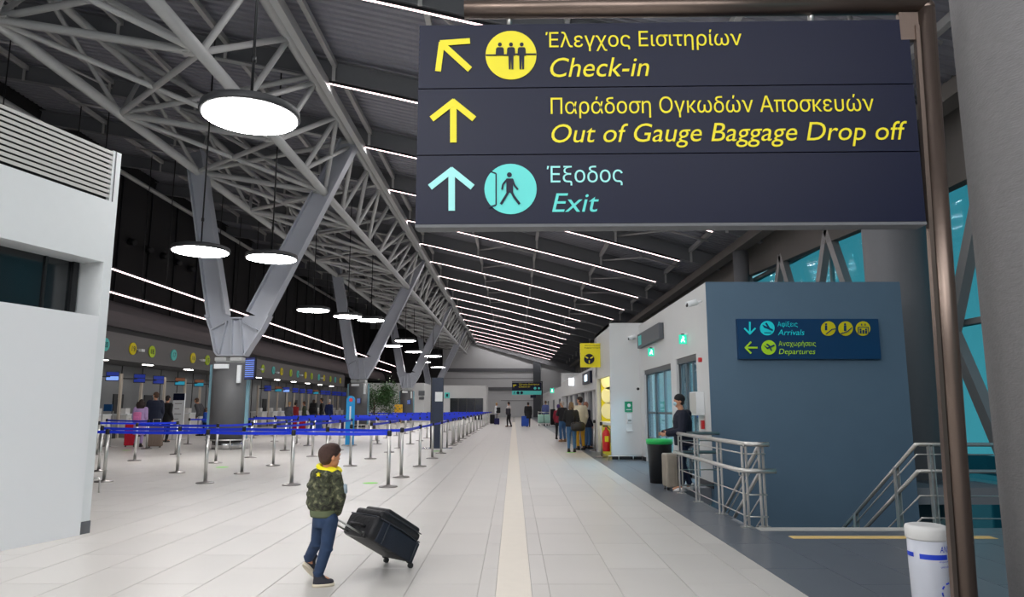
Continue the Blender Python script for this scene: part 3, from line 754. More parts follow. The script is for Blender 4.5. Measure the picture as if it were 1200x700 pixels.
txt('Έξοδος', 641, 730, 195, 218, M_tealw, 'pale teal Greek lettering reading Έξοδος', bold=.004)
txt('Exit', 647, 702, 227, 249, M_teal, 'teal lettering reading Exit', .22, .018)
SC = [0]
def stroke(mb, pts, wd, F, lift=.004, closed=False):
    l0 = lift; pts = [Vector((p[0], p[1])) for p in pts]
    if closed: pts = pts+[pts[0]]
    for p, q in zip(pts[:-1], pts[1:]):
        SC[0] = (SC[0]+1) % 7; lift = l0+SC[0]*.0003; d = (q-p); 
        if d.length < 1e-6: continue
        d.normalize(); n_ = Vector((-d.y, d.x))*wd/2
        c = [p+n_, p-n_, q-n_, q+n_]; mb.prism([F(x.x, x.y, lift) for x in c], F(p.x, p.y, lift+.002)-F(p.x, p.y, lift))
def disc(mb, u, v, r, F, lift=.003, th=.003, n=40, rx=None):
    rx = rx or r; mb.prism([F(u+rx*math.cos(2*math.pi*i/n), v+r*math.sin(2*math.pi*i/n), lift) for i in range(n)], F(u, v, lift+th)-F(u, v, lift))
def poly(mb, pts, F, lift=.008, th=.003): mb.prism([F(x, y, lift) for x, y in pts], F(pts[0][0], pts[0][1], lift+th)-F(pts[0][0], pts[0][1], lift))
a = MB(); stroke(a, [(551, 48.5), (516, 51)], 6.5, sp); stroke(a, [(518, 50), (513.5, 84)], 6.8, sp); stroke(a, [(518, 52), (551, 82)], 7.2, sp); a.build('arrow', M_yel, sgn)
for vv, m in ((0, M_yel), (79.8, M_tealw)):
    a = MB(); du = -2 if vv else 0
    stroke(a, [(531.5+du, 120+vv), (531.5+du, 167.5+vv)], 7.6, sp); stroke(a, [(533+du, 119+vv), (506+du, 140+vv)], 7.2, sp); stroke(a, [(530+du, 119+vv), (556+du, 140+vv)], 7.2, sp); a.build('arrow', m, sgn)
a = MB(); disc(a, 599, 65.3, 28.5, sp, rx=29.8); a.build('symbol_disc', M_yel, sgn, label='yellow disc with three people at a counter')
a = MB(); stroke(a, [(569.5, 65.5), (582, 65.5)], 1.6, sp, .007); stroke(a, [(590, 65.5), (595, 65.5)], 1.6, sp, .007); stroke(a, [(603, 64.5), (607, 64.5)], 1.6, sp, .007); stroke(a, [(616, 64.5), (628.5, 64.5)], 1.6, sp, .007)
for cx_, full in ((586, 0), (599, 1), (611.5, 1)):
    disc(a, cx_, 53, 2.3, sp, .007, .002, 16)
    poly(a, [(cx_-4.5, 58), (cx_-3, 56.5), (cx_+3, 56.5), (cx_+4.5, 58), (cx_+5, 66), (cx_-5, 66)], sp)
    if full: poly(a, [(cx_-3, 66), (cx_+3, 66), (cx_+2.6, 82), (cx_+.6, 82), (cx_, 70), (cx_-.6, 82), (cx_-2.6, 82)], sp)
a.build('pictogram', M_navy, sgn)
a = MB(); disc(a, 598.4, 222, 29.5, sp, rx=30.6); a.build('symbol_disc', M_teal, sgn, label='teal disc with a person walking out of a door')
a = MB(); stroke(a, [(573, 201), (581.5, 204), (581.5, 241), (573, 243.5)], 1.6, sp, .007); disc(a, 597, 205.5, 2.9, sp, .007, .002, 16)
poly(a, [(593.5, 210), (601, 210), (601.5, 226), (593.5, 226)], sp)
stroke(a, [(594.5, 211), (589.5, 217), (588.5, 223)], 2.2, sp, .009); stroke(a, [(600.5, 211), (603, 218), (607, 223)], 2.2, sp, .009)
stroke(a, [(596, 225), (592, 232), (587, 240)], 2.8, sp, .009); stroke(a, [(599, 225), (603, 232), (609, 240)], 2.8, sp, .009); a.build('pictogram', M_navy, sgn)
a = MB(); a.tube((2.168, 3.6, 0), (2.252, 3.6, 3.60), .05, 20); a.ell((2.252, 3.6, 3.61), .051, 16); a.build('frame_post', M_frame, sgn)
a = MB(); a.bar((2.108, 3.59, .02), (2.19, 3.59, 3.5), .022, .03, (0, 1, 0)); a.build('post_fin', M_frame, sgn)
a = MB(); a.tube((-.272, 3.64, 3.632), (2.252, 3.6, 3.632), .052, 20); a.build('frame_beam', M_frame, sgn)
for u in (597, 953):
    p = sp(u, 24); a = MB(); a.tube((p.x, p.y+.04, z1-.02), (p.x, p.y+.02, 3.63), .016, 10); a.build('hanger', M_steel, sgn)
a = MB(); a.box((2.17, 3.6, 3.5), (.14, .03, .16)); a.build('corner_bracket', M_frame, sgn)

# ================================================================== ARRIVALS / DEPARTURES SIGN
def wp(u, v, lift=0): p = at_y(u, v, 13.0); return Vector((p.x, 13.0-lift*4, p.z))
sg = thing('direction_sign', 'wide dark blue arrivals and departures sign on the slate blue wall', 'sign', wp(947, 421))
a = MB(); A = wp(866, 421); B = wp(1028.5, 374); a.ab(A.x, B.x, 13.0, 13.1, A.z, B.z); a.build('sign_board', M_navy2, sg)
M_cyl = mat('sign_cyan_text', (30, 215, 225), .4, emit=.15); M_lt = mat('sign_lime_text', (176, 226, 40), .4, emit=.1)
txt('Αφίξεις', 910.7, 934, 377.2, 384.6, M_cyl, 'cyan Greek lettering reading Αφίξεις', parent=sg, F=wp)
txt('Arrivals', 911, 942.2, 386.6, 393.2, M_cyl, 'cyan lettering reading Arrivals', .22, .012, sg, wp)
txt('Αναχωρήσεις', 912, 955.5, 399.8, 407.4, M_lt, 'lime Greek lettering reading Αναχωρήσεις', parent=sg, F=wp)
txt('Departures', 912.2, 955, 409.2, 417.2, M_lt, 'lime lettering reading Departures', .22, .012, sg, wp)
a = MB(); stroke(a, [(878, 377.5), (878, 391.5)], 2, wp); stroke(a, [(871.5, 385), (878.4, 392)], 2, wp); stroke(a, [(884.5, 385), (877.6, 392)], 2, wp); a.build('arrow', M_cyl, sg)
a = MB(); stroke(a, [(873, 407.8), (887, 407.8)], 2, wp); stroke(a, [(872.6, 408.2), (879.5, 401)], 2, wp); stroke(a, [(872.6, 407.4), (879.5, 414.5)], 2, wp); a.build('arrow', M_lt, sg)
for (u, v, m, k) in ((898.5, 385, M_cyl, 0), (900.2, 407.6, M_lt, 1), (969.8, 385.5, M_yel, 2), (989.9, 385.5, M_yel, 3), (1010.2, 385.5, M_yel, 4)):
    a = MB(); disc(a, u, v, 8.5, wp); a.build('symbol_disc', m, sg)
    a = MB(); L = .007
    if k == 0: poly(a, [(u-6, v-4), (u+6, v+1.5), (u+6, v+3.5), (u-4, v-.5)], wp, L); stroke(a, [(u-2, v-6), (u+3, v+2)], 1.8, wp, L); stroke(a, [(u-4, v+5.5), (u+4, v+5.5)], .9, wp, L)
    if k == 1: poly(a, [(u-6, v-2.5), (u-2, v), (u+6, v-3.5), (u+6.5, v-1.5), (u-2, v+2)], wp, L); stroke(a, [(u-3, v-4), (u+2.5, v)], 1.6, wp, L); stroke(a, [(u+3, v+4), (u+1, v)], 1.4, wp, L)
    if k == 2: disc(a, u-3, v-5, 1.2, wp, L, .002, 12); stroke(a, [(u-3, v-3.6), (u-3, v+2)], 2.4, wp, L); stroke(a, [(u-3, v+6.5), (u+4, v+1), (u+8, v+.5)], 1.1, wp, L)
    if k == 3: disc(a, u-1, v-5, 1.2, wp, L, .002, 12); stroke(a, [(u-1, v-3.6), (u-1, v+3)], 2.6, wp, L); stroke(a, [(u-6, v+6), (u+1, v+4), (u+7, v-1)], 1.1, wp, L)
    if k == 4:
        stroke(a, [(u-6, v+6), (u-6, v-1.5), (u+6, v-1.5), (u+6, v+6)], .8, wp, L)
        for d in (-3.2, 0, 3.2): disc(a, u+d, v+1.2+(1.5 if d == 0 else 0), 1.1, wp, L, .002, 12); stroke(a, [(u+d, v+2.5), (u+d, v+6)], 2, wp, L)
        stroke(a, [(u-2, v-3.4), (u-2, v-5.6)], 1, wp, L); stroke(a, [(u+2, v-3.4), (u+2, v-5.6)], 1, wp, L)
    a.build('pictogram', M_navy2, sg)

# ================================================================== FAR HANGING SIGN (same kind)
YF_ = 62.0
def fp(u, v, lift=0): p = at_y(u, v, YF_); return Vector((p.x, YF_-lift*8, p.z))
fs = thing('overhead_sign', 'small far off hanging direction sign above the end of the walkway', 'sign', (fp(635, 470).x, YF_, 0))
def fbox(u0, u1, v0, v1, nm, m, d=.12, l=0): A = fp(u0, v1); B = fp(u1, v0); a = MB(); a.ab(A.x, B.x, YF_-l, YF_+d, A.z, B.z); return a.build(nm, m, fs)
fbox(600, 634.5, 448.3, 458, 'sign_board', M_navy); fbox(600, 634.5, 458.2, 462.8, 'sign_board', M_teal); fbox(621.5, 628, 463.2, 466.6, 'sign_board', M_navy)
fbox(600, 635.8, 446.8, 447.8, 'frame_beam', M_dark); fbox(634.9, 635.9, 446.8, 497.3, 'frame_post', M_dark)
txt('Έλεγχος Εισιτηρίων', 608, 632, 449.6, 451.9, M_yel, 'tiny yellow Greek line', parent=fs, F=fp); txt('Check-in', 608, 621, 452.4, 454.4, M_yel, 'tiny yellow lettering reading Check-in', .2, .02, fs, fp)
a = MB(); stroke(a, [(601.5, 451.5), (605, 451.5)], 1, fp); stroke(a, [(602, 451), (602, 454)], 1, fp); a.build('arrow', M_yel, fs)
a = MB(); disc(a, 627, 455.3, 1.6, fp); disc(a, 631.5, 455.3, 1.2, fp); a.build('symbol_disc', M_teal, fs)
a = MB(); disc(a, 607, 460.5, 1.7, fp); disc(a, 611.3, 460.5, 1.7, fp); stroke(a, [(602, 461.8), (603.2, 459)], .7, fp); a.build('pictogram', M_navy, fs)

# ================================================================== WHITE BOOTH
bt = thing('booth', 'tall white booth with louvre band and recessed dark window at the frame edge', 'booth', (-4.96, 8.57, 0), math.radians(-15.5))
def bb(nm, m, *bx, lab=None):
    a = MB()
    for q in bx: a.ab(*q)
    return a.build(nm, m, bt, False, label=lab)
bb('booth_wall', M_white, (-3, 0, -.125, 0, 0, 4.62), (-3, 0, -7, -.125, 3.2, 3.97), (-3, -.06, -7, -.125, 3.97, 4.6), (-3, 0, -7, -.125, 0, 1.2), (-3, -2.9, -7, -.1, 1.2, 3.3), (-3, 0, -7, -6.8, 1.2, 3.3), (-3, -.37, -.16, -.1, 1.2, 3.3))
bb('baseboard', M_band, (-3.01, .008, -.14, .008, 0, .14))
bb('front_panel', mat('panel_white', (236, 238, 241), .45), (.005, .03, -7, -.15, 0, 2.53), lab='white lower panel standing proud of the booth wall')
bb('window_glass', M_dkgl, (-.40, -.37, -7, -.2, 1.2, 3.2)); bb('window_frame', M_dark, (-.40, -.33, -.24, -.16, 1.2, 3.2), (-.38, -.35, -.6, -.57, 1.2, 3.2))
for k in range(10):
    z = 4.005+k*.062; a = MB(); a.prism([(-.003, -7, z), (-.003, -7, z+.04), (-.05, -7, z+.05), (-.05, -7, z+.015)], (0, 6.91, 0)); a.build('louvre_slat', M_off, bt, False)
bb('louvre_frame', M_band, (-.05, .004, -.09, -.075, 3.97, 4.62)); bb('louvre_back', M_dark, (-.065, -.055, -7, -.09, 3.98, 4.6))
a = MB(); p = gp(106, 578)
a.path([(p.x, p.y, 0), (p.x, p.y, .2), (p.x+.03, p.y, .24), (p.x+.1, p.y+.02, .24), (p.x+.12, p.y+.02, .2), (p.x+.12, p.y+.02, 0)], .014, 8); rebase(tag(a.build('floor_hoop', M_steel), 'little steel hoop standing on the floor at the booth corner', 'hoop'), (p.x, p.y, 0))

# ================================================================== RAILINGS
rl = thing('balustrade', 'stainless steel balustrade with two handrails beside the stair, between hall and blue wall', 'railing', (2.85, 10.7, 0))
def seg(pts, r, nm='handrail', root=rl):
    a = MB(); a.path(pts, r, 8); return a.build(nm, M_steel, root)
X_ = 2.85
posts = [(X_, 12.4), (X_, 11.3), (X_, 10.05), (X_, 8.97), (3.06, 8.97)]
for x_, y_ in posts:
    a = MB(); a.ab(x_-.03, x_-.018, y_-.035, y_+.035, 0, .97); a.ab(x_+.018, x_+.03, y_-.035, y_+.035, 0, .97); a.ab(x_-.07, x_+.07, y_-.06, y_+.06, 0, .012); a.tube((x_, y_, .95), (x_, y_, 1.0), .01, 6); a.build('post', M_steel, rl)
for z, r in ((1.0, .029), (.68, .029)):
    dx = -.07 if z < .9 else 0
    seg([(3.58, 12.55, z), (X_+dx, 12.55, z), (X_+dx, 9.0, z), (X_+dx+.08, 8.86, z), (3.12-dx, 8.84, z)], r)
for z in (.88, .39, .13): seg([(3.58, 12.45, z), (X_, 12.45, z), (X_, 9.0, z), (X_+.04, 8.93, z), (3.1, 8.93, z)], .009, 'rail_bar')
for z in (.68,): 
    for x_, y_ in posts[:4]: seg([(x_, y_, z-.06), (x_-.07, y_, z-.06), (x_-.07, y_, z)], .007, 'rail_bracket')
SL = .625
def stair_rail(nm, xr, y0, lab, sx):
    t = thing(nm, lab, 'railing', (xr, y0, 0))
    for z, r in ((1.0, .024), (.68, .024), (.88, .009), (.39, .009), (.13, .009)):
        p = [(xr, y0, z), (xr, y0+3.9, z-SL*3.9)]
        if sx: p = [(xr+sx*1.9, y0-.12, z), (xr+sx*.04, y0-.01, z)]+p
        a = MB(); a.path(p, r, 8); a.build('handrail' if r > .02 else 'rail_bar', M_steel, t)
    for s_ in ((.5, 1.7, 2.9) if sx else (1.7, 2.9)):
        a = MB(); 
        for dx in (-.024, .024): a.ab(xr+dx-.006, xr+dx+.006, y0+s_-.03, y0+s_+.03, -SL*s_-.17, 1.0-SL*s_)
        a.build('post', M_steel, t)
    if sx:
        for xx in (.16, 1.5):
            a = MB()
            for dx in (-.024, .024): a.ab(xr+xx+dx-.006, xr+xx+dx+.006, y0-.05, y0+.01, -.2, 1.0)
            a.build('post', M_steel, t)
    return t
stair_rail('stair_rail', 3.06, 8.99, 'steel stair rail going down along the balustrade side of the stair', 0)
stair_rail('stair_rail', 4.92, 8.85, 'steel stair rail on the column side of the stair, turning level behind the bin', 1)
t = thing('level_rail', 'level steel rail with five bars running past the bronze sign post to the glass', 'railing', (8, 8.7, 0))
for z, r in ((1.0, .024), (.68, .024), (.88, .009), (.39, .009), (.13, .009)):
    a = MB(); a.path([(6.84, 8.72, z), (9.15, 8.68, z)], r, 8); a.build('handrail' if r > .02 else 'rail_bar', M_steel, t)
for xx in (7.6, 9.0):
    a = MB(); a.ab(xx-.03, xx+.03, 8.67, 8.73, -.2, 1.0); a.build('post', M_steel, t)
es = thing('escalator', 'dark escalator balustrade sloping down behind the level rail', 'escalator', (6.2, 9.6, 0))
for xx in (5.5, 6.9):
    a = MB(); a.prism([(xx, 9.2, .15), (xx, 13, -2.0), (xx, 13, -3.0), (xx, 9.2, -.7)], (.12, 0, 0)); a.build('side_panel', M_dkgl, es)
    a = MB(); a.path([(xx+.06, 9.1, .2), (xx+.06, 13, -1.95)], .035, 8); a.build('handrail', M_dark, es)
a = MB(); a.prism([(5.62, 9.2, -.6), (5.62, 13, -2.8), (5.62, 13, -3.2), (5.62, 9.2, -.9)], (1.28, 0, 0)); a.build('step_band', M_steel, es)

# ================================================================== WHITE TUBE BIN
bx, by = 2.24, 4.0
t = thing('tube_dispenser', 'white tapering plastic tube bin with blue bands beside the bronze post', 'bin', (bx, by, 0))
M_tube = mat('milky_plastic', (204, 208, 220), .35, trans=.15)
a = MB(); a.lathe([(.085, 0), (.098, .60), (.098, .745)], (bx, by, 0), 32); a.build('tube', M_tube, t)
a = MB(); a.lathe([(.099, .745), (.105, .755), (.106, .80), (.101, .815), (.085, .82)], (bx, by, 0), 32); a.build('lid', mat('milky_lid', (208, 208, 208), .4), t)
M_bl = mat('print_blue', (24, 60, 190), .5)
def around(mb, a0, a1, z0, z1, r, n=14):
    b = len(mb.v)
    for i in range(n+1):
        an = a0+(a1-a0)*i/n
        for z in (z0, z1): mb.v.append(Vector((bx+r*math.cos(an), by+r*math.sin(an), z)))
    for i in range(n): mb.face([b+2*i, b+2*i+2, b+2*i+3, b+2*i+1])
CA = math.atan2(-by, -bx)   # direction to the camera
a = MB(); around(a, CA-.42, CA+1.05, .652, .678, .0995); a.build('blue_band', M_bl, t); a = MB(); around(a, CA-1.4, CA-.75, .657, .68, .0995); a.build('blue_band', M_bl, t)
def ctext(body, ac, w_, zb, hh, m, sh=0, bold=0):
    vs, fs_ = text_pts(body, sh, bold); x0 = min(v.x for v in vs); x1 = max(v.x for v in vs); y0 = min(v.y for v in vs); y1 = max(v.y for v in vs); a = MB()
    for v in vs: an = ac+((v.x-x0)/(x1-x0)-.5)*w_/.0995; a.v.append(Vector((bx+.1*math.cos(an), by+.1*math.sin(an), zb+(v.y-y0)/(y1-y0)*hh)))
    for f in fs_: a.face(f)
    a.build('lettering', m, t)
ctext('AND', CA+.95, .07, .69, .032, M_bl, .2, .03); ctext('dispenser', CA+.85, .07, .637, .011, M_bl); ctext('umbrella', CA+.85, .055, .612, .011, M_bl)
a = MB()
for k in range(8):
    an0 = k*math.pi/4; 
    c0 = CA+.98; zc = .49
    p = [Vector((bx+.1005*math.cos(c0+.045*math.cos(an0+d)/.0995), by+.1005*math.sin(c0+.045*math.cos(an0+d)/.0995), zc+.045*math.sin(an0+d))) for d in (0, .2, .4)]
    a.path(p, .004, 5)
a.build('round_emblem', M_bl, t)
# ================================================================== CHECK-IN DESKS
M_desk = mat('desk_white', (216, 216, 214), .4); M_deskg = mat('desk_grey', (128, 126, 122), .5); M_pole = mat('beige_pole', (196, 186, 172), .45)
M_scr = mat('screen_blue', (26, 48, 150), .3, emit=.25); M_scr2 = mat('screen_pale', (130, 165, 240), .3, emit=.7); M_org = mat('screen_brown', (150, 90, 50), .4); M_scrt = mat('screen_teal', (20, 150, 180), .4, emit=.3)
for i, y in enumerate(CIR):
    X = -18.6
    nm = NW[20-i]
    t = thing('check_in_desk', 'white check-in desk under counter sign '+nm+' along the grey wall', 'desk', (X-.4, y, 0), 0, 'check-in desks')
    a = MB(); a.ab(X-.8, X, y-.75, y+.3, .22, 1.08); a.build('desk_body', M_desk, t)
    a = MB(); a.ab(X-.8, X+.02, y-.75, y+.3, 0, .22); a.build('plinth', M_deskg, t)
    a = MB(); a.ab(X-.85, X+.06, y-.8, y+.35, 1.08, 1.13); a.build('counter_top', M_white, t)
    a = MB(); a.ab(X-2.6, X-.1, y+.42, y+1.0, 0, .42); a.build('baggage_belt', M_dark, t)
    a = MB(); a.ab(X-.5, X-.2, y-.5, y-.1, 1.13, 1.4); a.build('desk_monitor', M_desk, t)
    t = thing('monitor_stand', 'beige pole with a small '+('brown and teal' if i in (3, 4, 9, 14) else 'blue')+' overhead screen beside desk '+nm, 'screen', (X-.3, y-.9, 0), 0, 'overhead desk screens')
    a = MB(); a.ab(X-.36, X-.26, y-.98, y-.84, 0, 3.05); a.build('pole', M_pole, t)
    a = MB(); a.tube((X-.3, y-.9, 2.82), (X+.02, y+.0, 2.84), .03, 6); a.build('arm', M_dark, t)
    R = Matrix.Rotation(math.radians(38), 3, 'Z')
    a = MB(); a.box((X+.05, y+.05, 2.86), (.52, .1, .44), R); a.build('screen_body', M_dark, t)
    c0, c1 = ((M_org, M_scrt) if i in (3, 4, 9, 14) else (M_scr, M_scr2 if i in (0, 7, 10) else M_scr))
    f = R @ Vector((0, -.06, 0))
    a = MB(); a.box(Vector((X+.05, y+.05, 2.97))+f, (.49, .02, .16), R); a.build('display', c0, t)
    a = MB(); a.box(Vector((X+.05, y+.05, 2.77))+f, (.49, .02, .18), R); a.build('display', c1, t)
# small standing signs by the desks
def board(nm, lb, u0, u1, vt, vb, Yd, m, head=None, hm=None, lines=0, legs=True):
    A = at_y(u0, vb, Yd); B = at_y(u1, vt, Yd); cx_ = (A.x+B.x)/2
    t = thing(nm, lb, 'sign', (cx_, Yd, 0))
    a = MB(); a.ab(A.x, B.x, Yd-.03, Yd+.03, A.z, B.z); a.build('board', m, t)
    if head: a = MB(); a.ab(A.x+.01, B.x-.01, Yd-.045, Yd-.03, B.z-head, B.z-.01); a.build('header', hm, t)
    if lines:
        a = MB()
        for k in range(lines): z = B.z-head-.15-k*(B.z-head-A.z-.2)/lines; a.ab(A.x+.1, B.x-.12-(k % 2)*.1, Yd-.035, Yd-.03, z-.015, z+.015)
        a.build('print_line', M_deskg, t, kind='stuff')
    a = MB()
    for s_ in (-.2, .2): a.ab(cx_+s_-.015, cx_+s_+.015, Yd-.015, Yd+.015, 0, A.z)
    a.ab(cx_-.35, cx_+.35, Yd-.2, Yd+.2, 0, .02); a.build('stand_foot', M_steel, t); return t
board('information_board', 'tall white notice board with a navy header standing behind the travellers', 200, 217, 461, 505, 32.5, M_white, .32, M_navy, 5)
board('information_board', 'small navy notice standing before the first check-in desk', 121, 131, 474, 482, 27, M_navy2)
for k, (u, cc, lb) in enumerate(((238.5, (235, 235, 235), 'white'), (343, (225, 225, 225), 'pale'))): pass
# dark blue totem
bp = gp(512, 526.3); tt = thing('totem', 'tall dark blue information totem standing among the queue posts', 'totem', (bp.x, bp.y, 0))
zt_ = at_y(512, 443, bp.y).z
a = MB(); a.ab(bp.x-.2, bp.x+.2, bp.y-.08, bp.y+.08, .03, zt_); a.build('panel', mat('totem_blue', (8, 30, 58), .35, noise=.5, scale=2), tt)
a = MB(); a.ab(bp.x-.24, bp.x-.2, bp.y-.1, bp.y+.1, .03, zt_); a.build('side_strip', M_dark, tt)
a = MB(); a.ab(bp.x-.52, bp.x+.55, bp.y-.3, bp.y+.3, 0, .03); a.build('base_plate', M_chrome, tt)
p = at_y(514.5, 465, bp.y); a = MB(); a.ab(p.x-.13, p.x+.13, bp.y-.095, bp.y-.08, p.z-.17, p.z+.16); a.build('notice_sheet', M_white, tt)
p = at_y(513, 449.5, bp.y); a = MB(); put_text(a, 'Travel', (p.x-.07, bp.y-.083, p.z-.02), (1, 0, 0), (0, 0, 1), .2, .05, (0, -.004, 0)); 
# cyan rounded sign
cpnt = gp(409, 523); ct_ = thing('rounded_sign_post', 'slim bright cyan sign board with rounded top and red dot among the queue belts', 'sign', (cpnt.x, cpnt.y, 0))
zc = at_y(410, 464, cpnt.y).z; a = MB(); r_ = .16
a.prism([(cpnt.x-r_, cpnt.y, .05), (cpnt.x+r_, cpnt.y, .05)]+[(cpnt.x+r_*math.cos(k*math.pi/12), cpnt.y, zc-r_+r_*math.sin(k*math.pi/12)) for k in range(13)], (0, .06, 0)); a.build('board', M_cyan, ct_)
a = MB(); a.tube((cpnt.x+.01, cpnt.y-.01, zc-.16), (cpnt.x+.01, cpnt.y, zc-.16), .07, 14); a.build('red_dot', mat('red_dot', (235, 60, 60), .5), ct_)
a = MB(); a.ab(cpnt.x-.25, cpnt.x+.25, cpnt.y-.18, cpnt.y+.2, 0, .05); a.build('foot', M_chrome, ct_)
a = MB(); a.ab(cpnt.x-.03, cpnt.x+.03, cpnt.y-.008, cpnt.y, zc-.95, zc-.4); a.build('white_print', M_white, ct_)

# ================================================================== QUEUE POSTS WITH BELTS
def rc(x, y): return (round(x, 2), round(y, 2))
rows = [('front row', [(-9.95, 14.6), (-8.06, 14.29), (-5.96, 14.04), (-4.18, 13.68), (-2.31, 13.39)], 1),
        ('second row', [(-9.5, 16.6), (-7.53, 16.23), (-5.99, 15.99), (-4.06, 15.71), (-2.36, 15.22)], 1),
        ('third row', [(-6.04, 18.19), (-4.07, 18.04)], 0),
        ('inner left line', [(-10.37, 19.79), (-7.83, 19.02), (-7.66, 21.05), (-7.7, 24.31), (-7.84, 27.5)], 1),
        ('middle line', [(-6.04, 18.2), (-5.98, 21.48), (-5.95, 24.59), (-6.14, 27.2)], 1),
        ('right middle line', [(-4.07, 20.57), (-4.05, 23.49), (-4.12, 25.91)], 1),
        ('far left group', [(-12.8, 22.16), (-10.48, 22.4), (-10.59, 24.79), (-12.92, 25.39), (-15.26, 26.92)], 1),
        ('left back group', [(-12.88, 28.51), (-10.28, 31.0), (-13.25, 36.94)], 1),
        ('edge line', [(-2.36, 15.22), (-2.33, 17.94), (-2.33, 20.7), (-2.31, 22.97), (-2.36, 25.6), (-2.35, 27.63), (-2.33, 30.16), (-2.37, 33.38), (-2.38, 36.3), (-2.37, 39.27), (-2.33, 41.91), (-2.34, 45.94), (-2.3, 49.5), (-2.3, 53.5), (-2.3, 57.5), (-2.3, 62), (-2.25, 66.5), (-2.2, 71)], 1)]
for k, yy in enumerate((28.6, 31.4, 34.0, 36.9, 39.8, 42.6, 45.9, 49.5, 53.5, 57.5, 62, 66.5, 71)):
    xs = [-2.36, -4.1, -6.0, -8.0, -10.2, -12.3] if k not in (0,) else [-2.36, -4.1, -5.4, -8.6]
    rows.append((ordn(k+3)+' cross row', [(x_, yy) for x_ in xs], 1))
PM = {}
def post_meshes(root):
    a = MB(); a.lathe([(.172, 0), (.172, .012), (.16, .022), (.04, .034), (.037, .05)], n=24); PM['base'] = a.build('base', M_base, root, False)
    a = MB(); a.lathe([(.034, .03), (.034, .92)], n=14); PM['pole'] = a.build('pole', M_steel, root, False)
    a = MB(); a.lathe([(.036, .92), (.042, .93), (.042, 1.0), (.036, 1.02), (.02, 1.025)], n=12); PM['head'] = a.build('head', M_dark, root, False)
seen = {}; npost = 0
for rn, pts, conn in rows:
    prev = None
    for j, (x_, y_) in enumerate(pts):
        key = None
        for kk in seen:
            if abs(kk[0]-x_) < .12 and abs(kk[1]-y_) < .45: key = kk
        if key is None:
            if (abs(x_+10.1) < 1.1 and min(abs(y_-v_) for v_ in VY) < 1.2) or (y_ > 69 and x_ < -7) or (abs(x_+9.7) < 1.6 and 48 < y_ < 50.5): prev = None; continue
            lab = 'chrome queue post with blue belt, '+ordn(j)+' post of the '+rn
            if rn == 'front row': lab = 'chrome queue post in the row closest to the boy, '+('half hidden by booth', 'beside the booth', 'next to booth side post', 'straight behind the boy', 'at the walkway corner')[j]
            t = thing('queue_post', lab, 'queue post', (x_, y_, 0), 0, 'chrome queue posts with blue belts')
            if not PM: post_meshes(t)
            else:
                for nm in ('base', 'pole', 'head'):
                    c = PM[nm].copy(); COL.objects.link(c); c.parent = t
            seen[(x_, y_)] = t; key = (x_, y_); npost += 1
        if prev is not None and conn:
            t = seen[prev]; d = Vector((key[0]-prev[0], key[1]-prev[1], 0)); L = d.length
            if L < 5.5:
                d.normalize(); sag = .012; nn = 6; a = MB()
                for i in range(nn):
                    f0, f1 = i/nn, (i+1)/nn; s0 = sag*4*f0*(1-f0); s1 = sag*4*f1*(1-f1)
                    P0 = d*(.03+(L-.06)*f0); P1 = d*(.03+(L-.06)*f1); P0.z = .965-s0; P1.z = .965-s1
                    a.bar(P0, P1, .004, .058)
                a.build('belt', M_tape, t, False)
        prev = key

# ================================================================== SMALL FIXTURES ON THE RIGHT
XW = 3.6
def onwall(u, v): return at_x(u, v, XW)
# dark sign box high on the wall
A = onwall(752, 406); B = onwall(777.5, 379)
t = thing('wall_sign_box', 'dark grey sign box with a pale teal end high on the white wall', 'sign', (XW-.06, (A.y+B.y)/2, 3.06))
a = MB(); a.ab(XW-.12, XW-.005, B.y, A.y, 3.08, 3.46); a.build('sign_body', mat('box_grey', (84, 88, 94), .5), t)
a = MB(); a.ab(XW-.128, XW-.12, A.y-.62, A.y-.18, 3.14, 3.4); a.build('sign_symbol', M_teal, t)
M_exit = mat('exit_green', (40, 200, 165), .4, emit=.7); M_exw = mat('exit_white', (235, 255, 250), .4, emit=2)
def exit_sign(u, v, Y, s, lb, X=None):
    p = at_y(u, v, Y)
    t = thing('exit_sign', lb, 'exit sign', p)
    a = MB(); a.box(p, (s*.8, .05, s)); a.build('light_box', M_exit, t)
    a = MB(); a.ell(p+Vector((0, -.03, s*.27)), (s*.07, .01, s*.07), 8); a.bar(p+Vector((-.02, -.03, -.02)), p+Vector((.02, -.03, s*.18)), .01, s*.14, (1, 0, 0)); a.bar(p+Vector((-.02, -.03, 0)), p+Vector((-s*.2, -.03, -s*.3)), .01, s*.08, (1, 0, 0)); a.bar(p+Vector((.0, -.03, 0)), p+Vector((s*.16, -.03, -s*.3)), .01, s*.08, (1, 0, 0)); a.build('running_figure', M_exw, t)
    a = MB(); a.box(p+Vector((0, 0, s*.56)), (s*.3, .04, s*.12)); a.build('mount', M_dark, t)
    if X: a = MB(); a.bar(p+Vector((0, 0, s*.6)), (X, p.y, p.z+s*.6), .03, .03); a.build('arm', M_white, t)
exit_sign(800, 398, 14.6, .19, 'glowing green exit sign high above the dark framed glass door', XW)
exit_sign(763, 413, 18.2, .2, 'glowing green exit sign above the wide glass sliding door', XW)
exit_sign(647, 458, 62, .42, 'small far green exit sign near the end of the office wall', 4.2)
def cctv(u, v, Y, X, lb):
    p = at_y(u, v, Y); t = thing('security_camera', lb, 'camera', p)
    a = MB(); a.tube(p+Vector((-.13, -.04, -.03)), p+Vector((.07, .02, .03)), .06, 14); a.build('camera_body', M_white, t)
    a = MB(); a.tube(p+Vector((-.135, -.042, -.03)), p+Vector((-.12, -.04, -.03)), .045, 12); a.build('lens', M_dark, t)
    a = MB(); a.tube(p+Vector((.03, 0, .0)), (X[0], X[1], p.z+.05), .02, 8); a.build('bracket', M_white, t)
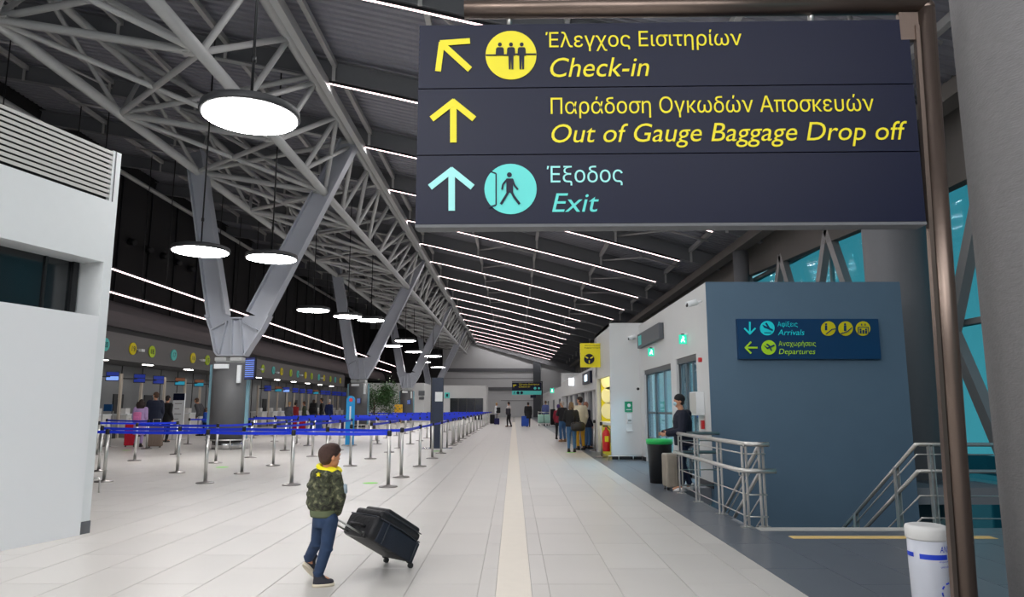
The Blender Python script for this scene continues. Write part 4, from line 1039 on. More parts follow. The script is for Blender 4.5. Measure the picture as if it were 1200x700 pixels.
cctv(812, 356, 13.4, (XW, 13.42), 'white barrel camera near the top corner beside the blue wall')
cctv(741.5, 396, 20.1, (3.42, 20.31), 'white barrel camera on the front of the kiosk block')
# red alarm, first aid cabinet, extinguisher box on the near white wall strip
p = onwall(822, 422); a = MB(); a.tube(p, p+Vector((-.06, 0, 0)), .045, 14); rebase(tag(a.build('alarm_bell', mat('red', (200, 28, 34), .4)), 'round red alarm on the white wall beside the blue wall', 'alarm'), p)
p = onwall(821.5, 473); t = thing('wall_cabinet', 'white box cabinet on the wall behind the man in the beanie', 'cabinet', p)
a = MB(); a.box(p+Vector((-.08, 0, 0)), (.15, .5, .44)); a.build('cabinet_body', M_white, t); a = MB(); a.box(p+Vector((-.158, 0, 0)), (.012, .46, .4)); a.build('door', M_off, t); a = MB(); a.box(p+Vector((-.167, -.16, 0)), (.01, .03, .06)); a.build('latch', M_steel, t)
p = onwall(825, 498); a = MB(); a.box(p+Vector((-.03, 0, 0)), (.05, .1, .16)); rebase(tag(a.build('call_point', mat('red', (200, 28, 34), .4)), 'little red call point under the white wall cabinet', 'call point'), p)
# sanitiser on kiosk block front
def onk(u, v): return at_y(u, v, 20.3)
p = onk(736.5, 477); a = MB(); a.box(p+Vector((0, -.01, 0)), (.22, .02, .3)); t = tag(a.build('hygiene_sign', mat('sign_green', (20, 150, 110), .5)), 'small green hygiene sign on the white kiosk block', 'sign'); rebase(t, p)
a = MB(); a.ell(p+Vector((.01, -.025, .04)), (.05, .006, .05), 10); a.box(p+Vector((0, -.024, -.08)), (.14, .006, .02)); a.build('sign_print', M_white, t)
p = onk(737, 490); t = thing('sanitiser_dispenser', 'white sanitiser dispenser under the green sign', 'dispenser', p)
a = MB(); a.box(p+Vector((0, -.06, 0)), (.12, .11, .26)); a.build('dispenser_body', M_white, t); a = MB(); a.box(p+Vector((0, -.12, -.07)), (.09, .02, .05)); a.build('lever', M_deskg, t); a = MB(); a.box(p+Vector((0, -.08, -.36)), (.16, .14, .02)); a.box(p+Vector((0, -.01, -.27)), (.16, .02, .2)); a.build('drip_tray', M_white, t)
p = onk(747.5, 456); a = MB(); a.tube(p, p+Vector((0, -.03, 0)), .04, 12); rebase(tag(a.build('wall_button', M_dark), 'small round black button on the kiosk block beside the sliding door', 'button'), p)
# low chrome rail at the foot of the kiosk block
a = MB(); a.path([(2.62, 20.0, 0), (2.62, 20.0, .12), (3.55, 20.0, .12), (3.55, 20.0, 0)], .015, 8); a.tube((2.9, 20, 0), (2.9, 20, .12), .012, 6); a.tube((3.3, 20, 0), (3.3, 20, .12), .012, 6)
rebase(tag(a.build('foot_rail', M_steel), 'low chrome foot rail in front of the kiosk block', 'rail'), (3.08, 20, 0))
# fire extinguisher
p = Vector((2.66, 20.75, .2)); t = thing('fire_extinguisher', 'red fire extinguisher hung by the corner of the yellow kiosk', 'extinguisher', p)
a = MB(); a.lathe([(.1, 0), (.11, .03), (.11, .5), (.08, .58), (.035, .62), (.035, .68)], p, 18); a.build('cylinder', mat('red', (200, 28, 34), .4), t)
a = MB(); a.box(p+Vector((-.02, 0, .71)), (.14, .04, .04)); a.path([p+Vector((.04, 0, .68)), p+Vector((.13, -.03, .6)), p+Vector((.13, -.03, .25))], .015, 6); a.build('valve_hose', M_dark, t)
a = MB(); a.box(p+Vector((0, -.108, .35)), (.11, .012, .16)); a.build('label_plate', M_yel, t)
# bin with green lid
p = gp(774, 566); t = thing('waste_bin', 'black waste bin with a bright green lid before the glass doors', 'bin', p)
a = MB(); a.lathe([(.2, 0), (.24, .72), (.25, .74)], p, 28); a.build('bin_body', M_dark, t)
a = MB(); a.lathe([(.255, .74), (.26, .83), (.2, .84)], p, 28); a.build('lid', mat('lid_green', (24, 178, 86), .4), t)
# kiosk queue posts
for i, (u, v) in enumerate(((705, 536), (697, 528.5))):
    q = gp(u, v); t = thing('queue_post', ('steel queue post in front of the yellow kiosk', 'beige queue post just behind the kiosk one')[i], 'queue post', q)
    for nm in ('base', 'pole', 'head'): c = PM[nm].copy(); COL.objects.link(c); c.parent = t
# yellow flag sign
t = thing('flag_sign', 'square yellow projecting sign with a dark round suitcase wrapping symbol', 'sign', at_y(695, 431, 22.5))
def yp(u, v, lift=0): p = at_y(u, v, 22.5); return Vector((p.x, 22.5-lift*6, p.z))
A = yp(680.5, 430.5); B = yp(709.5, 402.5); a = MB(); a.ab(A.x, 2.9, 22.5, 22.68, A.z, B.z); a.build('sign_body', M_yel, t)
a = MB(); disc(a, 690.3, 421, 6, yp); a.build('symbol_disc', M_navy, t)
a = MB(); 
for k in range(3): 
    an = k*2.094+1.57; stroke(a, [(690.3+1.6*math.cos(an), 421+1.6*math.sin(an)), (690.3+5.4*math.cos(an), 421+5.4*math.sin(an))], 1.3, yp, .007)
a.build('symbol_mark', M_yel, t)
txt('ΠΕΡΙΤΥΛΙΞΗ ΑΠΟΣΚΕΥΩΝ', 685, 703, 404.6, 406, M_navy, 'tiny dark line of Greek lettering', parent=t, F=yp); txt('Baggage wrapping', 685, 704.5, 407, 409, M_navy, 'tiny dark line of lettering', parent=t, F=yp)
# glowing office signs on the white band
q0 = at_x(671.8, 452, 2.73); q1 = at_x(677, 445, 2.73); t = thing('lit_office_sign', 'small glowing white sign on the office band', 'sign', (2.72, q0.y, q0.z))
a = MB(); a.ab(2.52, 2.74, q0.y-.08, q0.y, q0.z, q0.z+.34); a.build('light_box', mat('lit_sign', (240, 245, 255), .4, emit=2.5), t)
q0 = at_x(684.5, 448, 2.73); q1 = at_x(693.5, 440, 2.73); t = thing('lit_office_sign', 'dark office sign with a small bright square nearer the kiosk', 'sign', (2.72, q0.y, q0.z))
a = MB(); a.ab(2.66, 2.74, q1.y, q0.y, 2.3, 2.72); a.build('sign_body', M_navy, t); a = MB(); a.ab(2.65, 2.66, (q1.y+q0.y)/2-.4, (q1.y+q0.y)/2+.4, 2.4, 2.62); a.build('bright_square', mat('lit_sq', (210, 235, 255), .4, emit=3), t)
# things on the white back rooms
p = at_y(524, 463.5, 77.9); a = MB(); a.box(p, (.55, .06, .6)); t = tag(a.build('toilet_sign', M_teal), 'small teal sign on the white far back room', 'sign'); rebase(t, p); a = MB(); a.box(p+Vector((0, -.04, 0)), (.2, .02, .3)); a.build('sign_print', M_navy, t)
p = at_y(494, 461, 69.9); a = MB(); a.box(p, (.6, .05, .45)); rebase(tag(a.build('wall_notice', M_band), 'upper small grey notice on the white back room', 'notice'), p)
p = at_y(494, 467, 69.9); a = MB(); a.box(p, (.5, .05, .25)); rebase(tag(a.build('wall_notice', M_band), 'lower small grey notice on the white back room', 'notice'), p)
p = at_y(467, 476, 66); a = MB(); a.box(Vector((p.x, 66, .95)), (.7, .3, 1.5)); a.box(Vector((p.x, 66, .1)), (.5, .25, .2)); rebase(tag(a.build('yellow_machine', mat('machine_yellow', (220, 170, 40), .5)), 'small yellow box machine behind the belts near the third column', 'machine'), (p.x, 66, 0))
# ================================================================== POTTED TREE
p = Vector((at_y(438, 480, 49).x, 49, 0)); t = thing('potted_tree', 'leafy green indoor tree standing behind the second V column', 'plant', p)
a = MB(); a.lathe([(.32, 0), (.42, .55), (.44, .6), (.38, .6), (.36, .52)], p, 18); a.build('pot', M_deskg, t)
a = MB(); random.seed(3); a.path([p+Vector((0, 0, .5)), p+Vector((.05, 0, 1.2)), p+Vector((-.03, 0, 2.0))], .06, 7)
tips = []
for k in range(16):
    an = random.random()*6.28; z = random.uniform(.9, 1.9); q = p+Vector((math.cos(an)*random.uniform(.5, 1.15), math.sin(an)*random.uniform(.4, 1), z+random.uniform(.2, 1.0))); a.path([p+Vector((0, 0, z)), (p+q)/2+Vector((0, 0, (z)/2+.15)), q], .02, 5); tips.append(q)
a.build('trunk', mat('bark', (96, 76, 56), .8), t)
a = MB()
for k in range(5200):
    q = random.choice(tips)+Vector((random.gauss(0, .3), random.gauss(0, .3), random.gauss(0, .27))); d = Vector((random.uniform(-1, 1), random.uniform(-1, 1), random.uniform(-.7, .4))).normalized(); s_ = d.cross(Vector((random.random(), random.random(), 1))).normalized()*.035; L = random.uniform(.12, .22)
    b = len(a.v); a.v += [q, q+d*L*.5+s_, q+d*L, q+d*L*.5-s_]; a.face([b, b+1, b+2, b+3])
a.build('foliage', mat('leaf_green', (62, 98, 52), .5, noise=.4, scale=4), t, kind='stuff')
random.seed(11)
# ================================================================== PEOPLE
PIECES = []
def rem(o, vox, sm=5):
    m = o.modifiers.new('r', 'REMESH'); m.mode = 'VOXEL'; m.voxel_size = vox; m.use_smooth_shade = True
    s_ = o.modifiers.new('s', 'SMOOTH'); s_.factor = .5; s_.iterations = sm
    PIECES.append(o)
def flush():
    bpy.context.view_layer.update(); dg = bpy.context.evaluated_depsgraph_get(); new = []
    for o in PIECES: new.append(bpy.data.meshes.new_from_object(o.evaluated_get(dg)))
    for o, me in zip(PIECES, new):
        o.modifiers.clear(); old = o.data; mats_ = list(old.materials); o.data = me
        if not me.materials:
            for m in mats_: me.materials.append(m)
        me.polygons.foreach_set('use_smooth', [True]*len(me.polygons))
    PIECES.clear()
def loft(mb, lev, n=20):
    """lev: (centre, half across, half deep, right axis, forward axis)"""
    b = len(mb.v)
    for c, rx, ry, R_, F_ in lev:
        for i in range(n): t_ = 2*math.pi*i/n; mb.v.append(Vector(c)+R_*math.cos(t_)*rx+F_*math.sin(t_)*ry)
    for k in range(len(lev)-1):
        for i in range(n): j = (i+1) % n; mb.face([b+k*n+i, b+k*n+j, b+(k+1)*n+j, b+(k+1)*n+i], True)
    mb.face([b+i for i in range(n-1, -1, -1)]); e = b+(len(lev)-1)*n; mb.face([e+i for i in range(n)])
def hand(mb, w, d, pn, s, curl=.9, fist=False):
    """palm plus four fingers and a thumb; w wrist, d direction of the fingers, pn palm normal, s hand length"""
    d = Vector(d).normalized(); pn = Vector(pn); pn = (pn-d*pn.dot(d)).normalized(); sd = d.cross(pn)
    Rm = Matrix((sd, d, pn)).transposed(); mb.ell(Vector(w)+d*s*.26, (s*.22, s*.29, s*.1), 10, Rm)
    for k in range(4):
        o = sd*(k-1.5)*s*.115; L = s*(.42, .48, .46, .36)[k]; p = Vector(w)+d*s*.46+o; r = s*.052
        for j in range(3):
            a_ = curl*(j+.4)*.75; dv = d*math.cos(a_)+pn*math.sin(a_); q = p+dv*L*(.42, .32, .26)[j]; mb.cap(p, q, r, r*.9, 6); p = q; r *= .9
    p = Vector(w)+d*s*.16-sd*s*.18; dv = (d*.7-sd*.6+pn*.35).normalized(); q = p+dv*s*.24; mb.cap(p, q, s*.065, s*.058, 6); dv = (d*.85-sd*.1+pn*.6).normalized(); mb.cap(q, q+dv*s*.19, s*.058, s*.048, 6)
def head(mb, c, s, R_, F_):
    """s: head height; c: centre of the skull"""
    U_ = Vector((0, 0, 1)); M_ = Matrix((R_, F_, U_)).transposed(); c = Vector(c)
    mb.ell(c+U_*s*.06, (s*.345, s*.42, s*.42), 18, M_)
    mb.ell(c+F_*s*.1-U_*s*.2, (s*.27, s*.29, s*.29), 14, M_)
    mb.ell(c+F_*s*.22-U_*s*.4, (s*.12, s*.11, s*.09), 10, M_)
    mb.ell(c+F_*s*.4+U_*s*.1, (s*.2, s*.05, s*.035), 10, M_)
    mb.cap(c+F_*s*.38+U_*s*.06, c+F_*s*.43-U_*s*.1, s*.03, s*.05, 8)
    mb.ell(c+F_*s*.385-U_*s*.22, (s*.1, s*.045, s*.035), 8, M_)
    for e in (-1, 1): mb.ell(c+R_*e*s*.35-F_*s*.03-U_*s*.02, (s*.035, s*.075, s*.115), 8, M_)
def eyes(root, c, s, R_, F_):
    for e in (-1, 1):
        a = MB(); a.ell(Vector(c)+F_*s*.36+R_*e*s*.14+Vector((0, 0, s*.03)), s*.035, 8); a.build('eye', mat('eye_dark', (30, 24, 22), .2), root, False)
SKIN = mat('skin', (196, 142, 112), .55, noise=.06); SKIN2 = mat('skin_tan', (172, 118, 90), .55, noise=.06)
def cloth(name, col, rough=.85, n=.12): return mat(name, col, rough, noise=n, scale=12, bump=.15, bscale=25)
JEAN = cloth('jeans_blue', (60, 98, 140)); BLK = cloth('cloth_black', (24, 24, 27)); NVY = cloth('cloth_navy', (24, 32, 54)); MSK = mat('mask_blue', (170, 205, 220), .7)
SHOE = mat('shoe_dark', (34, 30, 30), .6); SHOEW = mat('shoe_white', (225, 222, 222), .6); SHOET = mat('shoe_tan', (140, 108, 78), .7)
def person(label, u, v, vh, face, top, legc, hair, shoe=SHOE, skin=SKIN, hem=.47, bulk=1.0, lean=0, hairlong=False, arms=None, stride=.0, hat=None, mask=False, hf=None, skirt=False, vox=.02, grp=None, xy=None, child=False, base=None):
    g_ = gp(u, v) if base is None else Vector(base)
    # height from the head line
    r_ = ray(u, vh); H = EYE+r_.z*g_.y/r_.y
    root = thing('person', label, 'person', (g_.x, g_.y, 0), 0, grp)
    fa = math.radians(face); F = Vector((math.sin(fa), math.cos(fa), 0)); R = Vector((math.cos(fa), -math.sin(fa), 0)); U = Vector((0, 0, 1))
    hd = math.radians(hf if hf is not None else face); HF = Vector((math.sin(hd), math.cos(hd), 0)); HR = Vector((math.cos(hd), -math.sin(hd), 0))
    cs_, sn_ = math.cos(lean), math.sin(lean)
    def W(x, y, z):
        if z > .5: dz = z-.5; y, z = y*cs_+dz*sn_, .5+dz*cs_-y*sn_
        return (R*x+F*y+U*z)*H
    hs = (.155 if child else .13)*H; hc = W(0, .02, (.915 if child else .932)) 
    A = arms or {'l': ((-.125, -.03, .63), (-.12, .05, .49)), 'r': ((.125, -.03, .63), (.12, .05, .49))}
    sh = {'l': (-.098, 0, .79), 'r': (.098, 0, .79)}
    st = stride
    legs = {'l': ((-.052, 0, .5), (-.056, .02+st*.5, .28), (-.058, st-.01, .05)), 'r': ((.052, 0, .5), (.056, .02-st*.2, .28), (.058, -st-.01, .05))}
    b = MB(); head(b, hc, hs, HR, HF); b.cap(W(0, -.005, .80), hc-U*hs*.25, .033*H, .03*H, 10)
    loft(b, [(W(0, 0, .50), .085*H, .06*H, R, F), (W(0, 0, .60), .075*H, .055*H, R, F), (W(0, 0, .72), .095*H, .06*H, R, F), (W(0, 0, .80), .08*H, .05*H, R, F)])
    for s_ in 'lr':
        e, w_ = A[s_]; b.cap(W(*sh[s_]), W(*e), .03*H, .024*H); b.cap(W(*e), W(*w_), .024*H, .017*H)
        h_, k_, a_ = legs[s_]; b.cap(W(*h_), W(*k_), .045*H, .032*H); b.cap(W(*k_), W(*a_), .032*H, .02*H); b.cap(W(*a_), Vector(W(*a_))+F*.09*H-U*.025*H, .02*H, .016*H)
        if vox < .012: dv = Vector(W(*w_))-Vector(W(*e)); hand(b, W(*w_), dv, -R if s_ == 'r' else R, .1*H, .8)
    rem(b.build('body', skin, root, False), vox, 3)
    if vox >= .012:
        for s_ in 'lr':
            e, w_ = A[s_]; q = MB(); dv = Vector(W(*w_))-Vector(W(*e)); hand(q, W(*w_), dv, -R if s_ == 'r' else R, .1*H, .8); q.build('hand', skin, root, False)
    # top
    k = bulk; b = MB()
    loft(b, [(W(0, -.005, hem), .108*H*k, .078*H*k, R, F), (W(0, 0, .56), .105*H*k, .078*H*k, R, F), (W(0, 0, .63), .098*H*k, .072*H*k, R, F), (W(0, 0, .72), .112*H*k, .078*H*k, R, F), (W(0, 0, .785), .108*H*k, .066*H*k, R, F), (W(0, -.003, .815), .075*H*k, .052*H*k, R, F), (W(0, -.003, .84), .046*H, .042*H, R, F)])
    for s_ in 'lr':
        e, w_ = A[s_]; b.cap(W(*sh[s_]), W(*e), .045*H*k, .036*H*k); b.cap(W(*e), W(*w_), .036*H*k, .028*H*k)
    if hat: b.ell(W(0, -.055, .80), (.075*H, .05*H, .045*H), 12, Matrix((R, F, U)).transposed())
    rem(b.build('jacket', top, root, False), vox*.9, 4)
    b = MB()
    loft(b, [(W(0, 0, .44), .07*H, .06*H, R, F), (W(0, 0, .5), .095*H, .07*H, R, F), (W(0, 0, .57), .085*H, .065*H, R, F)])
    for s_ in 'lr':
        h_, k_, a_ = legs[s_]; b.cap(W(*h_), W(*k_), .055*H, .04*H); b.cap(W(*k_), W(a_[0], a_[1], a_[2]+.02), .04*H, .03*H)
    if skirt: loft(b, [(W(0, 0, .12), .1*H, .08*H, R, F), (W(0, 0, .5), .1*H, .075*H, R, F)])
    rem(b.build('trousers', legc, root, False), vox*.9, 4)
    for s_ in 'lr':
        a_ = Vector(W(*legs[s_][2])); a_.z = .03*H if True else 0; q = MB(); c = a_-F*.015*H
        loft(q, [((c.x, c.y, .001)+0*U if False else Vector((c.x, c.y, .002)), .028*H, .03*H, R, F), (Vector((c.x, c.y, .05*H)), .026*H, .03*H, R, F), (Vector((c.x, c.y, .075*H)), .024*H, .024*H, R, F)], 12)
        f0 = Vector((c.x, c.y, .002))+F*.05*H; loft(q, [(f0, .029*H, .062*H, R, F), (f0+U*.018*H, .029*H, .064*H, R, F), (f0+U*.036*H-F*.01*H, .022*H, .045*H, R, F)], 12)
        q.build('shoe', shoe, root, False)
    b = MB(); hcv = Vector(hc)+U*hs*.1
    if hat: 
        M_ = Matrix((HR, HF, U)).transposed(); b.ell(hcv+U*hs*.12-HF*hs*.05, (hs*.4, hs*.46, hs*.42), 16, M_); o_ = b.build('beanie', hat, root, False)
        b = MB(); b.ell(hcv-HF*hs*.14-U*hs*.15, (hs*.34, hs*.3, hs*.3), 12, M_); b.build('hair', hair, root, False)
    else:
        M_ = Matrix((HR, HF, U)).transposed(); b.ell(hcv-HF*hs*.06+U*hs*.05, (hs*.38, hs*.43, hs*.4), 16, M_); b.ell(hcv-HF*hs*.16-U*hs*.2, (hs*.35, hs*.3, hs*.32), 14, M_)
        if hairlong: q_ = float(hairlong); loft(b, [(hcv-HF*hs*.26*q_-U*hs*(.8+.2*q_), hs*.34*q_, hs*.16*q_, HR, HF), (hcv-HF*hs*.24*q_-U*hs*.55, hs*.46*q_, hs*.27*q_, HR, HF), (hcv-HF*hs*.15, hs*.4*q_, hs*.34, HR, HF)], 14)
        rem(b.build('hair', hair, root, False), .012 if H > 1 else .01, 3)
    if mask:
        M_ = Matrix((HR, HF, U)).transposed(); b = MB(); b.ell(Vector(hc)+HF*hs*.3-U*hs*.18, (hs*.25, hs*.19, hs*.2), 12, M_); b.build('face_mask', MSK, root, False)
    eyes(root, hc, hs, HR, HF)
    return root, W, H, R, F
HD = mat('hair_dark', (42, 30, 26), .7, noise=.3, scale=40, bump=.3); HB = mat('hair_brown', (84, 60, 44), .7, noise=.25, scale=40); HG = mat('hair_grey', (190, 182, 174), .7, noise=.15, scale=40); HBL = mat('hair_blond', (170, 138, 96), .7, noise=.2, scale=40); HDB = mat('hair_dark_blond', (120, 96, 72), .7, noise=.25, scale=40)
# --- man in beanie by the railing
person('man in black beanie, face mask and navy hooded jacket leaning by the steel balustrade', 803, 575.5, 463, -88, cloth('jacket_midnight', (18, 24, 42)), cloth('trousers_darknavy', (26, 36, 62)), HD, SHOEW, hem=.47, bulk=1.28, lean=.03, stride=.05,
       arms={'l': ((-.13, .03, .62), (-.10, .17, .60)), 'r': ((.125, .04, .62), (.07, .19, .60))}, hat=BLK, mask=True, vox=.009)
# --- the group on the right
g1 = person('woman seen from behind in black jacket and pale jeans with a duffel bag', 670, 530, 471, 12, BLK, JEAN, HDB, SHOE, hem=.50, bulk=1.12, hairlong=True, vox=.015, arms={'l': ((-.15, .02, .64), (-.12, .1, .6)), 'r': ((.14, -.02, .64), (.12, .06, .52))})
person('tall dark haired man in a cream jumper and mustard trousers', 680.5, 527.5, 465, -20, cloth('jumper_cream', (222, 212, 190)), cloth('trousers_mustard', (196, 150, 40)), HD, SHOE, hem=.48, bulk=1.05, vox=.016, hf=-60)
person('white haired man in a dark red and black jacket with jeans and tan shoes', 659.5, 518, 470, -35, cloth('jacket_charcoal', (32, 30, 34)), JEAN, HG, SHOET, hem=.50, bulk=1.1, vox=.017, hf=-70, arms={'l': ((-.14, .03, .66), (-.08, .12, .68)), 'r': ((.14, .0, .64), (.1, .1, .6))})
person('person in a red top half hidden beside the white haired man', 654.5, 515, 474, 20, cloth('top_wine', (130, 24, 46)), BLK, cloth('hair_purple', (70, 50, 110)), SHOE, vox=.02, bulk=.9)
person('bald man in a navy coat and jeans leaning at the office front', 689, 526, 471, 60, cloth('coat_navy', (28, 32, 50)), JEAN, mat('skin_bald', (170, 120, 100), .6), SHOE, hem=.45, vox=.018, lean=-.12)
# --- far walkers
person('woman in a white top and black leggings standing beyond the walkway strip', 596.5, 500.5, 471, -60, cloth('top_white', (214, 206, 204)), BLK, HD, SHOE, vox=.025, hem=.52, stride=.05, arms={'l': ((-.13, .03, .64), (-.05, .12, .6)), 'r': ((.13, .03, .64), (.05, .12, .6))})
person('blond person with a dark backpack beside two dark suitcases', 581.5, 496.5, 472, 70, cloth('top_pale', (200, 202, 206)), cloth('trousers_grey', (120, 120, 124)), HBL, SHOE, vox=.025)
person('person in a long black coat walking away next to a blue suitcase', 619, 500.5, 471.5, 5, BLK, cloth('trousers_brown', (86, 76, 66)), HD, SHOE, hem=.34, bulk=1.3, vox=.025)
person('man in a blue shirt pushing a luggage trolley', 639.5, 499, 469.8, 15, cloth('shirt_blue', (84, 96, 150)), cloth('trousers_grey', (120, 120, 124)), HB, SHOE, vox=.025)
# --- travellers queueing at the left
person('girl with dark curly hair, lilac coat and pink backpack in the left queue', 161, 524, 468, -10, cloth('coat_lilac', (176, 150, 196)), cloth('coat_lilac', (176, 150, 196)), HD, SHOE, hem=.25, bulk=1.12, hairlong=1.6, vox=.016)
person('tall woman in a navy hooded coat and face mask in the left queue', 178, 521, 459.5, -35, NVY, cloth('trousers_slate', (60, 66, 84)), HB, SHOEW, hem=.42, bulk=1.35, vox=.016, mask=True, hf=-70)
person('dark haired man in a black coat behind the navy coated woman', 192, 518.5, 463.5, 15, BLK, BLK, HD, SHOE, hem=.42, bulk=1.2, vox=.018)
person('man in grey and orange jacket bending over bags beside the first column', 234, 511, 465, -80, cloth('jacket_grey', (66, 66, 70)), cloth('trousers_white', (200, 200, 205)), HB, SHOE, lean=.35, hem=.5, bulk=1.15, vox=.018)
person('small child in blue standing by the bending man', 239, 511, 478, 10, cloth('top_blue', (30, 80, 170)), NVY, HB, SHOE, vox=.016, child=True)
for u, v, vh, c, h, lb in ((337.5, 506, 471, cloth('jacket_stripe', (90, 92, 100)), HBL, 'traveller in a grey striped jacket at the far counters, nearest the first column'),
                        (344.5, 503, 471.5, cloth('top_red', (170, 50, 50)), HD, 'traveller in red at the far counters next to the striped jacket'),
                        (355.5, 504, 470.5, cloth('jacket_green', (66, 74, 56)), HB, 'traveller in an olive jacket at the far counters'),
                        (366, 504, 468.5, cloth('jacket_dark', (44, 44, 50)), HD, 'traveller in a dark jacket with backpack in the middle of the counter queue'),
                        (376, 503, 466.5, BLK, HD, 'person all in black with hood at the far counters'),
                        (384.5, 502.5, 468.5, cloth('jacket_bluenavy', (26, 44, 96)), HG, 'traveller in a blue jacket, last of the far counter queue'),
                        (455.5, 494, 472.8, cloth('top_beige', (170, 150, 120)), HDB, 'person in beige walking behind the plant'),
                        (460.5, 494, 471.5, NVY, HD, 'person in dark navy beside the third column'),
                        (447, 494, 475, cloth('vest_orange', (224, 98, 40)), HD, 'person in an orange vest beside the potted tree'),
                        (498, 494, 472.5, cloth('top_brown', (70, 56, 50)), HB, 'person in brown in front of the white back room')):
    person(lb, u, v, vh, random.choice((-70, -100, -60, 10)), c, random.choice((BLK, NVY, JEAN)), h, SHOE, vox=.03)

# ================================================================== BAGS AND CASES
def rbox(mb, c, size, r, R=None, seg=3):
    bm = bmesh.new(); bmesh.ops.create_cube(bm, size=1); bmesh.ops.scale(bm, vec=size, verts=bm.verts)
    bmesh.ops.bevel(bm, geom=list(bm.edges), offset=r, segments=seg, profile=.5, affect='EDGES')
    b = len(mb.v); bm.verts.index_update()
    for v in bm.verts: p = Vector(v.co); mb.v.append(Vector(c)+(R @ p if R else p))
    for f in bm.faces: mb.face([b+v.index for v in f.verts], True)
    bm.free(); return mb
def suitcase(label, u, v, w_, d_, h_, rz, m, handle=.35, base=None, tilt=0):
    g_ = gp(u, v) if base is None else Vector(base)
    t = thing('suitcase', label, 'suitcase', (g_.x, g_.y, 0), math.radians(rz))
    a = MB(); rbox(a, (0, 0, .05+h_/2), (w_, d_, h_), min(w_, d_)*.16); a.build('shell', m, t, False)
    a = MB(); 
    for k in (-.3, -.1, .1, .3): a.ab(w_*k-.006, w_*k+.006, -d_/2-.006, -d_/2+.002, .12, h_-.03)
    a.build('shell_rib', m, t, False, kind='stuff')
    for sx_ in (-1, 1):
        for sy_ in (-1, 1): a = MB(); a.tube((sx_*w_*.36-.012, sy_*d_*.3, .03), (sx_*w_*.36+.012, sy_*d_*.3, .03), .03, 10); a.build('wheel', M_dark, t, False)
    if handle:
        a = MB(); z = .05+h_; a.path([(-w_*.25, d_*.3, z-.02), (-w_*.25, d_*.3, z+handle), (w_*.25, d_*.3, z+handle), (w_*.25, d_*.3, z-.02)], .01, 6); a.build('handle', M_steel, t, False)
    return t
suitcase('beige hard shell suitcase beside the man in the beanie', 786, 574, .22, .42, .58, 0, cloth('case_beige', (150, 142, 130)), 0)
suitcase('blue suitcase pulled by the person in the black coat', 615.3, 500.5, .55, .3, .75, 0, cloth('case_blue', (44, 84, 180)), 0)
suitcase('black suitcase beside the blond backpacker', 577, 497.5, .42, .3, .78, 0, BLK, .0)
suitcase('small dark navy suitcase next to the black one', 582.2, 498.3, .42, .25, .5, 0, cloth('case_navy', (34, 34, 84)), 0)
suitcase('tall black bag standing right of the luggage trolley', 648, 499, .4, .3, 1.25, 0, BLK, 0)
suitcase('dark red suitcase beside the girl in lilac', 151.5, 524, .4, .26, .8, 20, cloth('case_red', (176, 16, 44)), .2)
suitcase('brown cloth suitcase tilted behind the woman in navy', 180.5, 525, .5, .3, .72, 15, cloth('case_brown', (118, 102, 92)), .25)
suitcase('red suitcase on the floor in the far counter queue', 351, 505, .8, .4, .6, 0, cloth('case_bright_red', (190, 20, 40)), 0)
suitcase('blue suitcase standing in the far counter queue', 371, 505, .6, .35, .85, 0, cloth('case_blue', (44, 84, 180)), 0)
suitcase('dark purple suitcase next to the cyan sign', 403, 507, .55, .35, .85, 0, cloth('case_purple', (50, 30, 70)), 0)
suitcase('slate grey suitcase standing by the office front', 687.5, 523, .5, .3, .75, 0, cloth('case_slate', (86, 96, 112)), .3)
# duffel bag, backpacks
g_ = gp(670, 530); zb_ = at_y(677, 500, g_.y-.15)
t = thing('duffel_bag', 'dark brown leather duffel bag hanging at the hip of the woman in black', 'bag', (zb_.x, g_.y-.16, zb_.z-.2))
M_lth = mat('leather_dark', (28, 23, 24), .4, noise=.2, scale=6, bump=.3, bscale=12)
a = MB(); rbox(a, (zb_.x, g_.y-.17, zb_.z), (.46, .24, .3), .1, None, 4); a.build('bag_body', M_lth, t)
a = MB(); a.path([(zb_.x-.15, g_.y-.17, zb_.z+.12), (zb_.x-.1, g_.y-.1, zb_.z+.45), (zb_.x-.22, g_.y-.05, zb_.z+.68), (zb_.x-.2, g_.y+.15, zb_.z+.55)], .018, 6); a.build('strap', M_lth, t)
a = MB(); a.path([(zb_.x-.12, g_.y-.29, zb_.z+.08), (zb_.x-.06, g_.y-.3, zb_.z+.2), (zb_.x+.06, g_.y-.3, zb_.z+.2), (zb_.x+.12, g_.y-.29, zb_.z+.08)], .012, 6); a.build('carry_handle', M_lth, t)
def backpack(label, u, v, Yd, s, m, dy=-.2):
    p = at_y(u, v, Yd); p.y += dy; t = thing('backpack', label, 'backpack', (p.x, p.y, p.z-s*.6))
    a = MB(); rbox(a, p, (s*.85, s*.4, s*1.15), s*.16, None, 3); a.build('pack_body', m, t)
    a = MB(); rbox(a, p+Vector((0, -s*.22, -s*.2)), (s*.6, s*.14, s*.5), s*.05); a.build('front_pocket', m, t)
    for e in (-1, 1): a = MB(); a.path([p+Vector((e*s*.28, s*.1, s*.5)), p+Vector((e*s*.32, s*.35, s*.55)), p+Vector((e*s*.34, s*.5, s*.1))], s*.05, 5); a.build('shoulder_strap', m, t)
backpack('pink backpack on the back of the girl in lilac', 163.5, 489, gp(161, 524).y, .32, cloth('pack_pink', (214, 120, 170)))
backpack('black backpack worn by the blond person by the suitcases', 584, 481, gp(581.5, 496.5).y, .45, BLK)
backpack('dark shoulder bag of the woman in the white top', 595.5, 482.5, gp(596, 500.5).y, .42, cloth('bag_grey', (50, 48, 56)))
backpack('dark backpack in the far counter queue', 368, 478, gp(366, 504).y, .55, BLK)
